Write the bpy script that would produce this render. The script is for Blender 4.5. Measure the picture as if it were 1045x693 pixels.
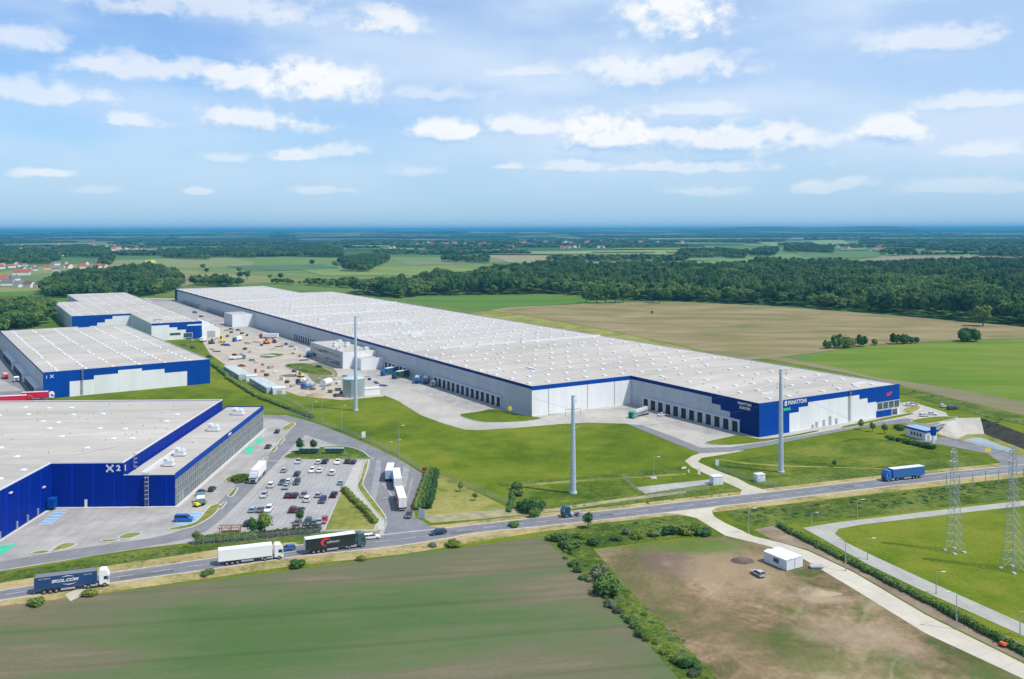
import bpy, math, random
import numpy as np
from mathutils import Vector, Matrix, geometry, noise
for _o in list(bpy.data.objects): bpy.data.objects.remove(_o)
SC=bpy.context.scene; COL=SC.collection; R=math.radians; PI=math.pi
random.seed(7); np.random.seed(7)

# ------------------------------------------------------------ camera, sky, sun, exposure
F=927.;CAMH=85.;RO=R(0.13);CX=522.5;CY=234.7
cam_d=bpy.data.cameras.new('camera'); cam=bpy.data.objects.new('camera',cam_d); COL.objects.link(cam)
cam_d.sensor_width=36; cam_d.lens=F/1045*36; cam_d.shift_y=-(346.5-CY)/1045; cam_d.clip_start=1; cam_d.clip_end=120000
cam.location=(0,0,CAMH); cam.rotation_euler=(Matrix.Rotation(RO,3,'Y')@Matrix.Rotation(PI/2,3,'X')).to_euler()
SC.camera=cam
SUN_EL=R(57); SUNV=Vector((.915,-.40,0)).normalized()*math.cos(SUN_EL)+Vector((0,0,math.sin(SUN_EL)))
sd=bpy.data.lights.new('sun','SUN'); sd.energy=4.2; sd.angle=R(.55); sd.color=(1,.955,.88)
so=bpy.data.objects.new('sun',sd); COL.objects.link(so); so.rotation_euler=SUNV.to_track_quat('Z','Y').to_euler()
SC.view_settings.view_transform='Standard'; SC.view_settings.look='None'; SC.view_settings.gamma=1
SC.view_settings.exposure=0.1
SC.cycles.use_denoising=True; SC.cycles.max_bounces=5; SC.cycles.volume_bounces=1; SC.cycles.transparent_max_bounces=12

def px2dir(u,v):
    x=u-CX;y=-(v-CY); X=x*math.cos(RO)+y*math.sin(RO); Z=-x*math.sin(RO)+y*math.cos(RO)
    return math.atan2(X,F), math.atan2(Z,math.hypot(F,X))

class NT:
    def __init__(s,t): s.t=t; s.n=t.nodes; s.l=t.links
    def new(s,ty,**k):
        n=s.n.new(ty)
        for a,b in k.items(): setattr(n,a,b)
        return n
    def link(s,a,b): s.l.new(a,b)
    def inp(s,sock,v):
        if hasattr(v,'is_output') : s.l.new(v,sock)
        else: sock.default_value=v
    def m(s,op,a,b=None,c=None,clamp=False):
        n=s.new('ShaderNodeMath',operation=op); n.use_clamp=clamp
        for i,v in enumerate((a,b,c)):
            if v is not None: s.inp(n.inputs[i],v)
        return n.outputs[0]
    def mix(s,f,a,b):
        n=s.new('ShaderNodeMix',data_type='RGBA'); s.inp(n.inputs[0],f)
        for i,v in ((6,a),(7,b)):
            if hasattr(v,'is_output'): s.l.new(v,n.inputs[i])
            else: n.inputs[i].default_value=tuple(v)+((1,) if len(v)==3 else ())
        return n.outputs[2]
    def ramp(s,f,pts,interp='LINEAR'):
        n=s.new('ShaderNodeValToRGB'); n.color_ramp.interpolation=interp; e=n.color_ramp.elements
        while len(e)<len(pts): e.new(.5)
        for q,(p,c) in zip(e,pts): q.position=p; q.color=tuple(c)+(1,) if hasattr(c,'__len__') else (c,c,c,1)
        s.inp(n.inputs[0],f); return n.outputs[0]
    def noise(s,vec,scale,detail=4,rough=.55,dist=0):
        n=s.new('ShaderNodeTexNoise'); 
        if vec is not None: s.l.new(vec,n.inputs['Vector'])
        n.inputs['Scale'].default_value=scale; n.inputs['Detail'].default_value=detail; n.inputs['Roughness'].default_value=rough; n.inputs['Distortion'].default_value=dist
        return n.outputs['Fac']
    def mapr(s,f,a,b,c=0.,d=1.,smooth=False):
        n=s.new('ShaderNodeMapRange'); n.interpolation_type='SMOOTHSTEP' if smooth else 'LINEAR'
        s.inp(n.inputs[0],f)
        for i,v in zip((1,2,3,4),(a,b,c,d)): n.inputs[i].default_value=v
        return n.outputs[0]
    def scalev(s,vec,x,y,z,rz=0):
        n=s.new('ShaderNodeMapping'); s.l.new(vec,n.inputs[0]); n.inputs['Scale'].default_value=(x,y,z); n.inputs['Rotation'].default_value=(0,0,rz); return n.outputs[0]

# clouds: (u,v,half width,half height, strength)
CL=[(318,84,66,26,1.15),(245,78,46,17,.8),(150,68,80,14,.6),(262,120,58,15,.7),(392,20,36,15,.75),(215,5,120,16,.5),(688,16,52,26,.95),(668,70,88,19,.65),
(455,132,38,13,.9),(532,128,45,12,.7),(622,132,58,23,1.05),(748,138,88,20,.75),(700,168,110,8,.5),(908,132,42,16,.8),(950,38,62,15,.5),(1000,102,50,9,.45),
(22,38,44,13,.5),(40,92,66,13,.5),(132,121,34,8,.55),(48,176,26,5,.8),(205,196,16,4,.8),(328,193,28,5,.55),(300,156,30,7,.65),(345,150,34,10,.45),(228,160,22,5,.35),
(520,168,16,5,.6),(590,166,44,9,.5),(828,190,20,8,.65),(862,186,26,8,.55),(722,193,40,7,.5),(990,190,60,7,.4),(1010,150,50,8,.45),(540,72,36,6,.35),(730,110,50,8,.35),(450,95,50,8,.25),(95,193,18,4,.35),(430,172,30,6,.3)]
W=bpy.data.worlds.new('World'); SC.world=W; W.use_nodes=True; W.node_tree.nodes.clear()
def build_world():
    gt=bpy.data.node_groups.new('cloud_density','ShaderNodeTree'); gt.interface.new_socket('P',in_out='INPUT',socket_type='NodeSocketVector'); gt.interface.new_socket('D',in_out='OUTPUT',socket_type='NodeSocketFloat'); gt.interface.new_socket('O',in_out='OUTPUT',socket_type='NodeSocketFloat')
    g=NT(gt); gi=g.new('NodeGroupInput'); go=g.new('NodeGroupOutput'); P=gi.outputs[0]
    sn=g.new('ShaderNodeTexNoise'); g.link(g.scalev(P,1,1.8,1),sn.inputs['Vector']); sn.inputs['Scale'].default_value=22; sn.inputs['Detail'].default_value=2
    dv=g.new('ShaderNodeVectorMath',operation='MULTIPLY_ADD'); g.link(sn.outputs['Color'],dv.inputs[0]); dv.inputs[1].default_value=(.035,.012,0); 
    sb=g.new('ShaderNodeVectorMath',operation='SUBTRACT'); g.link(P,sb.inputs[0]); sb.inputs[1].default_value=(.0175,.006,0); g.link(sb.outputs[0],dv.inputs[2])
    sp=g.new('ShaderNodeSeparateXYZ'); g.link(dv.outputs[0],sp.inputs[0]); x,y=sp.outputs[0],sp.outputs[1]
    acc=None; op=None
    for u,v,ru,rv,st in CL:
        az,el=px2dir(u,v+rv*.35); rx=ru/F*1.25; ry=rv/F*1.5
        dx=g.m('MULTIPLY',g.m('SUBTRACT',x,az),1/rx)
        dy=g.m('MULTIPLY',g.m('SUBTRACT',y,el),1/ry)
        dyn=g.m('MULTIPLY',g.m('MINIMUM',dy,0),.8); dy2=g.m('ADD',dy,dyn)
        r2=g.m('ADD',g.m('MULTIPLY',dx,dx),g.m('MULTIPLY',dy2,dy2))
        k=g.m('SUBTRACT',1,g.m('SQRT',r2)); k=g.m('MULTIPLY',k,.75+.35*min(1,st)); o_=g.m('MULTIPLY',g.m('ADD',k,.55,clamp=True),min(1,.12+.92*st))
        acc=k if acc is None else g.m('MAXIMUM',acc,k); op=o_ if op is None else g.m('MAXIMUM',op,o_)
    n1=g.noise(g.scalev(P,1,1.45,1),21,7,.55); n2=g.noise(g.scalev(P,1,2.6,1),9,4,.55)
    d=g.m('ADD',acc,g.m('MULTIPLY',g.m('SUBTRACT',n1,.5),1.7))
    d=g.m('ADD',d,g.m('MULTIPLY',g.m('SUBTRACT',n2,.5),.8))
    n4=g.noise(g.scalev(P,1,1.3,1),62,5,.6); d=g.m('ADD',d,g.m('MULTIPLY',g.m('SUBTRACT',n4,.5),1.15))
    g.link(d,go.inputs[0]); g.link(op,go.inputs[1])
    w=NT(W.node_tree); tc=w.new('ShaderNodeTexCoord'); s=w.new('ShaderNodeSeparateXYZ'); w.link(tc.outputs['Generated'],s.inputs[0])
    az=w.m('ARCTAN2',s.outputs[0],s.outputs[1]); el=w.m('ARCSINE',s.outputs[2])
    cb=w.new('ShaderNodeCombineXYZ'); w.link(az,cb.inputs[0]); w.link(el,cb.inputs[1]); P=cb.outputs[0]
    def dens(off):
        gn=w.new('ShaderNodeGroup'); gn.node_tree=gt
        a=w.new('ShaderNodeVectorMath',operation='ADD'); w.link(P,a.inputs[0]); a.inputs[1].default_value=off; w.link(a.outputs[0],gn.inputs[0]); return gn.outputs
    d0,op0=dens((0,0,0)); d1=dens((.006,.014,0))[0]
    mask=w.m('MULTIPLY',w.mapr(d0,-.12,.55,0,1,True),op0)
    lit=w.m('ADD',.50,w.m('MULTIPLY',w.m('SUBTRACT',d0,d1),1.5),clamp=True)
    lit=w.m('MULTIPLY',lit,w.mapr(d0,.3,1.3,1.0,.86))
    ccol=w.mix(lit,(.42,.62,.88),(.97,.965,.955))
    sky=w.new('ShaderNodeTexSky',sky_type='NISHITA'); sky.sun_disc=False; sky.sun_elevation=SUN_EL
    sky.sun_rotation=math.atan2(SUNV.x,SUNV.y); sky.altitude=100; sky.air_density=1; sky.dust_density=1.0; sky.ozone_density=1.5
    skc=w.new('ShaderNodeVectorMath',operation='MULTIPLY'); w.link(sky.outputs[0],skc.inputs[0]); skc.inputs[1].default_value=(.090,.122,.160)
    skm=w.mix(w.mapr(el,.0,.14,.85,0.,True),skc.outputs[0],(.43,.655,.86))
    # thin high veil
    v1=w.noise(w.scalev(P,1,3.0,1,.12),5,4,.5); v2=w.noise(w.scalev(P,1,4,1,-.1),2.2,2,.45)
    vn=w.mapr(w.m('ADD',v1,w.m('MULTIPLY',w.m('SUBTRACT',v2,.5),1.2)),.3,.72,-.28,.28,True)
    veil=w.m('ADD',w.mapr(az,-.5,.12,.36,.78,True),vn,clamp=True)
    veil=w.m('MULTIPLY',veil,w.mapr(el,.0,.10,.3,1.,True))
    c=w.mix(veil,skm,(.61,.745,.92))
    fade=w.mapr(el,.0,.09,.25,1.,True)
    c=w.mix(w.m('MULTIPLY',w.m('MULTIPLY',mask,fade),.93),c,ccol)
    bg=w.new('ShaderNodeBackground'); w.link(c,bg.inputs[0]); bg.inputs[1].default_value=1.0
    out=w.new('ShaderNodeOutputWorld'); w.link(bg.outputs[0],out.inputs[0])
build_world()
W.cycles.sampling_method='MANUAL'; W.cycles.sample_map_resolution=256

# ------------------------------------------------------------ coordinates
def G(u,v,z=0.):
    x=u-CX;y=-(v-CY); X=x*math.cos(RO)+y*math.sin(RO); Z=-x*math.sin(RO)+y*math.cos(RO); t=(z-CAMH)/Z
    return Vector((X*t,F*t,z))
def rise(x,y):
    # the plain climbs gently towards the horizon
    if y<8000 or y>24000: return 0.
    t=min(1,(y-8000)/9000) if y<17500 else max(0,1-(y-17500)/6000)
    t=t*t*(3-2*t); return 73*t*(1+.05*noise.noise(Vector((x*.0004,y*.0003,2)))+.02*noise.noise(Vector((x*.0018,y*.001,7))))
def Gs(u,v):
    g=G(u,max(v,235.3))
    if g.y<8000: return g
    Y=8000.; 
    while Y<17400:
        x=(u-CX)/F*Y; hz_=CY-RO*(u-CX)
        if F*(CAMH-rise(x,Y))/Y<=v-hz_: break
        Y+=50
    return Vector(((u-CX)/F*Y,Y,rise((u-CX)/F*Y,Y)))
def frame(vp):
    d=Vector((vp-CX,F)).normalized(); return d,Vector((d.y,-d.x)),math.atan2(-d.x,d.y)

# ------------------------------------------------------------ materials
MATS={}
def mat(name,col,rough=.6,metal=0,var=0,vscale=.3,bump=0,bscale=3,spec=.4,extra=None,vcol=None):
    if name in MATS: return MATS[name]
    m=bpy.data.materials.new(name); m.use_nodes=True; t=NT(m.node_tree); b=m.node_tree.nodes['Principled BSDF']
    b.inputs['Roughness'].default_value=rough; b.inputs['Metallic'].default_value=metal; b.inputs['Specular IOR Level'].default_value=spec
    c=tuple(col)+(1,)
    tc=t.new('ShaderNodeTexCoord'); geo=t.new('ShaderNodeNewGeometry')
    if extra: cc=extra(t,geo.outputs['Position'],tc.outputs['Object'])
    elif var:
        n=t.noise(geo.outputs['Position'],vscale,6,.6); lo=vcol or tuple(x*(1-var) for x in col); hi=tuple(min(1,x*(1+var*.6)) for x in col)
        cc=t.ramp(n,[(.32,lo),(.68,hi)])
    else: cc=None
    if cc is None: b.inputs['Base Color'].default_value=c
    else: t.link(cc,b.inputs['Base Color'])
    if bump:
        bn=t.noise(geo.outputs['Position'],bscale,5,.6); bm=t.new('ShaderNodeBump'); bm.inputs['Strength'].default_value=bump; bm.inputs['Distance'].default_value=.3
        t.link(bn,bm.inputs['Height']); t.link(bm.outputs[0],b.inputs['Normal'])
    MATS[name]=m; return m

def ex_lawn(a,b_,c_,sc=1.):
    def f(t,P,O):
        n1=t.noise(P,.012*sc,5,.6,.5); n2=t.noise(P,.09*sc,6,.65); n3=t.noise(P,.9,5,.7)
        v=t.m('ADD',t.m('MULTIPLY',n1,.5),t.m('ADD',t.m('MULTIPLY',n2,.3),t.m('MULTIPLY',n3,.25)))
        base=t.ramp(v,[(.44,a),(.52,b_),(.60,c_)])
        dk=t.mapr(t.noise(P,.35,6,.7),.56,.75,1,.72)
        mx=t.new('ShaderNodeVectorMath',operation='SCALE'); t.link(base,mx.inputs[0]); t.link(dk,mx.inputs['Scale']); return mx.outputs[0]
    return f
def ex_field(cols,rot,row=.8,stretch=6,amp=.25,tint=None):
    def f(t,P,O):
        rp=t.scalev(P,1,1,1,rot); sp=t.scalev(rp,1/stretch,1,1)
        n1=t.noise(sp,.028,5,.6,.4); n2=t.noise(t.scalev(rp,.08,1,1),.35,4,.6); n3=t.noise(P,1.1,5,.7)
        v=t.m('ADD',t.m('MULTIPLY',n1,.72),t.m('ADD',t.m('MULTIPLY',n2,.18),t.m('MULTIPLY',n3,.14)))
        base=t.ramp(v,cols)
        wv=t.new('ShaderNodeTexWave',wave_type='BANDS',bands_direction='Y'); t.link(rp,wv.inputs['Vector']); wv.inputs['Scale'].default_value=row*.3; wv.inputs['Distortion'].default_value=.4
        k=t.mapr(wv.outputs['Fac'],0,1,1-amp*.4,1+amp*.2)
        tr=t.new('ShaderNodeTexWave',wave_type='BANDS',bands_direction='Y'); t.link(rp,tr.inputs['Vector']); tr.inputs['Scale'].default_value=.0175; tr.inputs['Distortion'].default_value=.15
        k2=t.mapr(tr.outputs['Fac'],.96,1,1,1-amp*.7)
        mx=t.new('ShaderNodeVectorMath',operation='SCALE'); t.link(base,mx.inputs[0]); t.link(t.m('MULTIPLY',k,k2),mx.inputs['Scale']); return mx.outputs[0]
    return f
def ex_ground(t,P,O):
    # mosaic of fields and woods of the far plain
    pv=t.scalev(P,1/620,1/1250,1,.35)
    vo=t.new('ShaderNodeTexVoronoi',distance='MANHATTAN'); t.link(pv,vo.inputs['Vector']); vo.inputs['Scale'].default_value=1; vo.inputs['Randomness'].default_value=.8
    s=t.new('ShaderNodeSeparateColor'); t.link(vo.outputs['Color'],s.inputs[0])
    fld=t.ramp(s.outputs[0],[(0,(.05,.11,.03)),(.16,(.11,.17,.04)),(.34,(.075,.15,.045)),(.5,(.20,.21,.08)),(.64,(.09,.17,.05)),(.8,(.26,.23,.13)),(.88,(.13,.2,.05)),(.95,(.17,.22,.06))],'CONSTANT')
    n=t.noise(P,.02,5,.6); mx=t.new('ShaderNodeVectorMath',operation='SCALE'); t.link(fld,mx.inputs[0]); t.link(t.mapr(n,.3,.7,.85,1.15),mx.inputs['Scale'])
    wd=t.noise(t.scalev(P,1,.55,1),.00075,5,.62); sp=t.new('ShaderNodeSeparateXYZ'); t.link(P,sp.inputs[0])
    th=t.mapr(sp.outputs[1],2500,9000,-.12,.06); wm=t.mapr(t.m('ADD',wd,th),.515,.53)
    wm=t.m('MULTIPLY',wm,t.mapr(sp.outputs[1],2600,3200))
    wc=t.ramp(t.noise(P,.05,4,.7),[(.3,(.012,.03,.012)),(.7,(.03,.06,.02))])
    return t.mix(wm,mx.outputs[0],wc)
M_ground=mat('far_plain',(.1,.15,.05),.95,extra=ex_ground,spec=.05)
M_lawn=mat('lawn_grass',(.1,.16,.02),.95,extra=ex_lawn((.060,.102,.006),(.102,.150,.009),(.160,.185,.018)),bump=.5,bscale=2.5,spec=.06)
M_lawn2=mat('verge_grass',(.1,.16,.02),.95,extra=ex_lawn((.040,.078,.010),(.078,.122,.018),(.15,.175,.04),5),bump=.6,bscale=2.,spec=.06)
M_meadow=mat('meadow_grass',(.1,.16,.02),.95,extra=ex_lawn((.045,.085,.009),(.088,.132,.012),(.16,.18,.03),3.5),bump=.7,bscale=1.5,spec=.06)
M_dry=mat('dry_grass',(.3,.25,.1),.95,extra=ex_lawn((.17,.17,.055),(.33,.27,.12),(.42,.33,.17),6),bump=.6,bscale=2.,spec=.06)
M_ygrass=mat('yellow_grass',(.3,.3,.1),.95,extra=ex_lawn((.13,.16,.03),(.22,.22,.055),(.29,.26,.09),4),bump=.5,bscale=2.,spec=.06)
M_crop=mat('young_crop',(.1,.12,.05),.95,extra=ex_field([(.39,(.072,.125,.042)),(.475,(.102,.138,.058)),(.54,(.135,.132,.075)),(.63,(.205,.160,.110))],R(-9),1.0,3,.16),bump=.4,bscale=1.5,spec=.05)
M_tan=mat('tan_field',(.3,.26,.16),.95,extra=ex_field([(.38,(.13,.14,.05)),(.46,(.185,.165,.07)),(.54,(.235,.19,.095)),(.66,(.29,.235,.13))],R(4),.2,2.2,.08),spec=.05)
M_gfield=mat('green_field',(.1,.2,.04),.95,extra=ex_field([(.36,(.085,.155,.018)),(.5,(.12,.19,.022)),(.62,(.17,.205,.04))],R(8),.3,3,.08),spec=.05)
M_gfield2=mat('emerald_field',(.06,.2,.04),.95,extra=ex_field([(.36,(.06,.14,.022)),(.5,(.08,.165,.026)),(.62,(.10,.18,.035))],R(3),.3,6,.1),spec=.05)
M_brown=mat('brown_strip',(.2,.17,.1),.95,extra=ex_field([(.36,(.12,.14,.05)),(.5,(.19,.17,.095)),(.62,(.24,.2,.13))],R(30),.4,5,.1),spec=.05)
def ex_dirt(t,P,O):
    n1=t.noise(P,.02,6,.62,.8); n2=t.noise(t.scalev(P,1,1,1,.6),.11,7,.68,1.2); n3=t.noise(P,.7,6,.7)
    v=t.m('ADD',t.m('MULTIPLY',n1,.62),t.m('ADD',t.m('MULTIPLY',n2,.32),t.m('MULTIPLY',n3,.22)))
    base=t.ramp(v,[(.47,(.075,.095,.028)),(.51,(.125,.105,.050)),(.565,(.19,.135,.078)),(.63,(.27,.195,.115)),(.70,(.35,.265,.165))])
    g=t.mapr(t.m('ADD',t.noise(P,.035,5,.65,.5),t.m('MULTIPLY',n3,.12)),.57,.68)
    base=t.mix(t.m('MULTIPLY',g,.85),base,(.075,.115,.028))
    tk=t.new('ShaderNodeTexWave',wave_type='BANDS'); t.link(t.scalev(P,1,1,1,.62),tk.inputs['Vector']); tk.inputs['Scale'].default_value=.05; tk.inputs['Distortion'].default_value=7; tk.inputs['Detail'].default_value=3; tk.inputs['Detail Scale'].default_value=.6
    k=t.m('MULTIPLY',t.mapr(tk.outputs['Fac'],.90,1),t.mapr(n1,.45,.6))
    base=t.mix(t.m('MULTIPLY',k,.28),base,(.40,.32,.22))
    def blob(c,u,v,ru,rv,rot,col,st,hard=.35):
        ctr=G(u,v); e=G(u+ru,v); f_=G(u,v-rv); rx=(e-ctr).length; ry=(f_-ctr).length
        mp=t.new('ShaderNodeMapping',vector_type='TEXTURE'); t.link(P,mp.inputs[0]); mp.inputs['Location'].default_value=(ctr.x,ctr.y,0); mp.inputs['Rotation'].default_value=(0,0,rot); mp.inputs['Scale'].default_value=(rx,ry,1e6)
        ln=t.new('ShaderNodeVectorMath',operation='LENGTH'); t.link(mp.outputs[0],ln.inputs[0])
        q=t.m('ADD',ln.outputs['Value'],t.m('MULTIPLY',t.m('SUBTRACT',t.noise(P,.11,7,.7),.5),2.4))
        return t.mix(t.m('MULTIPLY',t.mapr(q,1+hard,1-hard),st),c,col)
    base=blob(base,688,574,40,13,-.3,(.14,.105,.088),.7)
    base=blob(base,752,580,52,22,-.2,(.34,.25,.155),.6)
    base=blob(base,700,556,60,8,0,(.10,.155,.03),.8)
    base=blob(base,836,608,26,7,-.3,(.42,.34,.24),.6)
    base=blob(base,660,600,36,22,.3,(.13,.13,.05),.45)
    base=blob(base,825,668,40,24,.6,(.085,.115,.03),.6)
    base=blob(base,735,640,26,40,.3,(.17,.14,.07),.35)
    base=blob(base,880,650,60,14,-.5,(.34,.26,.18),.5)
    return base
M_dirt=mat('bare_earth',(.3,.2,.13),.95,extra=ex_dirt,bump=.8,bscale=.9,spec=.05)
M_mauve=mat('dark_earth',(.16,.12,.1),.95,var=.45,vscale=.25,bump=.8,bscale=1,spec=.05)
M_clay=mat('pale_earth',(.36,.28,.18),.95,var=.35,vscale=.12,bump=.8,bscale=1,spec=.05)
def ex_stain(col,st,sc=.05,j=None,jrot=0):
    def f(t,P,O):
        n=t.noise(P,sc,7,.65,.3); n2=t.noise(t.scalev(P,1,.2,1,jrot),sc*5,5,.6)
        v=t.m('ADD',t.m('MULTIPLY',n,.65),t.m('MULTIPLY',n2,.35))
        c=t.ramp(v,[(.34,tuple(x*(1-st) for x in col)),(.66,tuple(x*(1+st*.5) for x in col))])
        if j:
            br=t.new('ShaderNodeTexBrick'); br.offset=0; t.link(t.scalev(P,1,1,1,jrot),br.inputs['Vector']); br.inputs['Scale'].default_value=1
            br.inputs['Brick Width'].default_value=j; br.inputs['Row Height'].default_value=j; br.inputs['Mortar Size'].default_value=.06
            br.inputs['Color1'].default_value=(1,1,1,1); br.inputs['Color2'].default_value=(.93,.93,.93,1); br.inputs['Mortar'].default_value=(.72,.72,.72,1)
            mx=t.new('ShaderNodeVectorMath',operation='MULTIPLY'); t.link(c,mx.inputs[0]); t.link(br.outputs[0],mx.inputs[1]); return mx.outputs[0]
        return c
    return f
M_asph=mat('asphalt',(.2,.2,.21),.9,extra=ex_stain((.205,.205,.215),.22,.12),spec=.15)
M_asph2=mat('road_asphalt',(.16,.16,.17),.9,extra=ex_stain((.20,.20,.22),.2,.15),spec=.15)
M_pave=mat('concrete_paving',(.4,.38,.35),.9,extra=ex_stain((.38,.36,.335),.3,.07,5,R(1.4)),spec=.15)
M_conc=mat('light_concrete',(.5,.47,.42),.9,extra=ex_stain((.43,.405,.36),.2,.05,6,R(31)),spec=.15)
M_sand=mat('sandy_gravel',(.5,.44,.36),.95,extra=ex_stain((.44,.385,.31),.28,.07),spec=.1)
M_gravel=mat('gravel_track',(.5,.45,.36),.95,extra=ex_stain((.47,.43,.34),.2,.12),spec=.1)
M_kerb=mat('kerb_stone',(.5,.49,.46),.85,var=.15,vscale=.5)
M_mark=mat('road_paint',(.72,.72,.7),.7,var=.2,vscale=1)
M_blueb=mat('blue_bay_paint',(.22,.38,.56),.7,var=.25,vscale=1)
M_greenb=mat('green_bay_paint',(.06,.50,.30),.7,var=.25,vscale=1)
M_wear=mat('tyre_wear',(.27,.27,.275),.9,var=.2,vscale=.3)

def ex_panel(col,w,h,amt=.8,var=.05):
    def f(t,P,O):
        s=t.new('ShaderNodeSeparateXYZ'); t.link(O,s.inputs[0])
        a=t.m('ADD',s.outputs[0],s.outputs[1])
        def line(x,p,wd):
            fr=t.m('FRACT',t.m('DIVIDE',x,p)); return t.m('LESS_THAN',fr,wd/p)
        ln=t.m('MAXIMUM',line(a,w,.14),line(s.outputs[2],h,.07))
        n=t.mapr(t.noise(t.scalev(O,1,1,.15),.25,5,.6),.3,.7,1-var,1+var)
        wn=t.new('ShaderNodeTexWhiteNoise',noise_dimensions='1D'); t.link(t.m('FLOOR',t.m('DIVIDE',a,w)),wn.inputs['W'])
        k=t.m('MULTIPLY',n,t.mapr(wn.outputs[0],0,1,.96,1.03)); k=t.m('MULTIPLY',k,t.mapr(ln,0,1,1,amt))
        v=t.new('ShaderNodeVectorMath',operation='SCALE'); v.inputs[0].default_value=col; t.link(k,v.inputs['Scale']); return v.outputs[0]
    return f
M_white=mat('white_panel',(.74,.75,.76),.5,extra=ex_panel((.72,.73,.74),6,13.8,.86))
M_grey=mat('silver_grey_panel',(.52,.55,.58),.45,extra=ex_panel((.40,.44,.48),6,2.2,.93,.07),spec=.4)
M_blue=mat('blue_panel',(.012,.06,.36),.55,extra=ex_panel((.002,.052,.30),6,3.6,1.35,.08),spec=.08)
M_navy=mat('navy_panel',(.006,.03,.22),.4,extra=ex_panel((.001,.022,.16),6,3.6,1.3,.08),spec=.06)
def ex_roof(col,w,rz):
    def f(t,P,O):
        s=t.new('ShaderNodeSeparateXYZ'); t.link(O,s.inputs[0])
        fr=t.m('FRACT',t.m('DIVIDE',s.outputs[1],w)); d=t.m('ABSOLUTE',t.m('SUBTRACT',fr,.5))
        ln=t.mapr(d,.475,.5,1,.76)
        fr2=t.m('FRACT',t.m('DIVIDE',s.outputs[0],w*1.35)); ln2=t.m('SUBTRACT',1,t.m('MULTIPLY',t.m('LESS_THAN',fr2,.02),.08))
        wn=t.new('ShaderNodeTexWhiteNoise',noise_dimensions='1D'); t.link(t.m('FLOOR',t.m('DIVIDE',s.outputs[1],w)),wn.inputs['W'])
        n=t.noise(t.scalev(O,.25,1,1),.09,7,.65,.4); n2=t.noise(O,.02,4,.6)
        k=t.m('MULTIPLY',t.mapr(n,.3,.7,.84,1.1),t.mapr(n2,.3,.7,.9,1.07)); k=t.m('MULTIPLY',k,t.m('MULTIPLY',ln,ln2)); k=t.m('MULTIPLY',k,t.mapr(wn.outputs[0],0,1,.96,1.03))
        st=t.mapr(t.noise(t.scalev(O,.2,1,1,.3),.25,6,.7),.58,.72,1,.80)
        v=t.new('ShaderNodeVectorMath',operation='SCALE'); v.inputs[0].default_value=col; t.link(t.m('MULTIPLY',k,st),v.inputs['Scale']); return v.outputs[0]
    return f
M_roof=mat('roof_membrane',(.6,.58,.55),.8,extra=ex_roof((.445,.41,.365),16.7,0),spec=.2)
M_sky_l=mat('skylight_dome',(.68,.68,.68),.35,spec=.5)
M_dark=mat('dark_void',(.015,.018,.022),.5)
M_door=mat('dock_shelter',(.018,.021,.027),.7)
M_trim=mat('light_trim',(.62,.63,.65),.5)
M_glass=mat('office_glass',(.05,.09,.10),.08,spec=.9)
M_glassg=mat('glazed_facade',(.17,.19,.21),.12,extra=ex_stain((.20,.22,.24),.6,.35),spec=.9)
M_metal=mat('galvanised_steel',(.42,.46,.5),.45,.4,var=.12,vscale=1)
M_pole=mat('painted_pole',(.45,.53,.62),.5,.1,var=.08,vscale=.5)
M_cable=mat('cable',(.1,.1,.11),.6)
M_steelg=mat('grey_steel',(.35,.36,.37),.6,var=.1)
M_tyre=mat('tyre',(.02,.02,.022),.85)
M_rim=mat('rim',(.4,.4,.42),.35,.6)
M_win=mat('vehicle_glass',(.02,.03,.04),.08,spec=.9)
M_red=mat('red_paint',(.5,.02,.03),.4,spec=.5)
M_orange=mat('orange_paint',(.75,.16,.03),.5)
M_yellow=mat('yellow_paint',(.8,.65,.03),.5)
M_wood=mat('brown_timber',(.30,.12,.05),.8,var=.3,vscale=2)
M_wall=mat('render_wall',(.7,.68,.62),.8,var=.08); M_wall2=mat('cream_wall',(.6,.52,.38),.8,var=.08)
M_tile=mat('red_tiles',(.33,.085,.05),.8,var=.25,vscale=1.5); M_tile2=mat('brown_tiles',(.16,.09,.07),.8,var=.25,vscale=1.5); M_tile3=mat('slate',(.13,.14,.16),.8,var=.2,vscale=1.5)
def paint(name,c,r=.28): return mat(name,c,r,spec=.6)
def ex_leaf(a,b_,c_):
    def f(t,P,O):
        oi=t.new('ShaderNodeObjectInfo'); n=t.noise(P,.35,5,.7); n2=t.noise(P,.03,3,.6)
        v=t.m('ADD',t.m('ADD',t.m('MULTIPLY',n,.4),t.m('MULTIPLY',n2,.26)),t.m('MULTIPLY',oi.outputs['Random'],.42))
        return t.ramp(v,[(.36,a),(.5,b_),(.68,c_)])
    return f
M_leaf=mat('foliage',(.05,.09,.02),.8,extra=ex_leaf((.030,.085,.022),(.062,.138,.032),(.135,.20,.045)),spec=.15)
M_leafd=mat('dark_foliage',(.03,.06,.02),.8,extra=ex_leaf((.024,.074,.024),(.046,.112,.034),(.092,.16,.042)),spec=.15)
M_leafm=mat('fresh_foliage',(.1,.15,.02),.8,extra=ex_leaf((.040,.10,.020),(.085,.165,.034),(.15,.22,.05)),spec=.15)
M_leafy=mat('bright_foliage',(.1,.15,.02),.8,extra=ex_leaf((.055,.095,.012),(.10,.145,.02),(.16,.20,.035)),spec=.15)
M_leafg=mat('grey_green_foliage',(.1,.13,.08),.8,extra=ex_leaf((.05,.075,.035),(.10,.125,.065),(.17,.19,.11)),spec=.15)
M_bark=mat('bark',(.1,.075,.05),.9,var=.3,vscale=3)
M_water=mat('pond_water',(.30,.33,.30),.12,var=.2,vscale=.1,spec=.6)
M_hill=mat('far_hill',(.03,.055,.03),.95,var=.3,vscale=.002)

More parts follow.
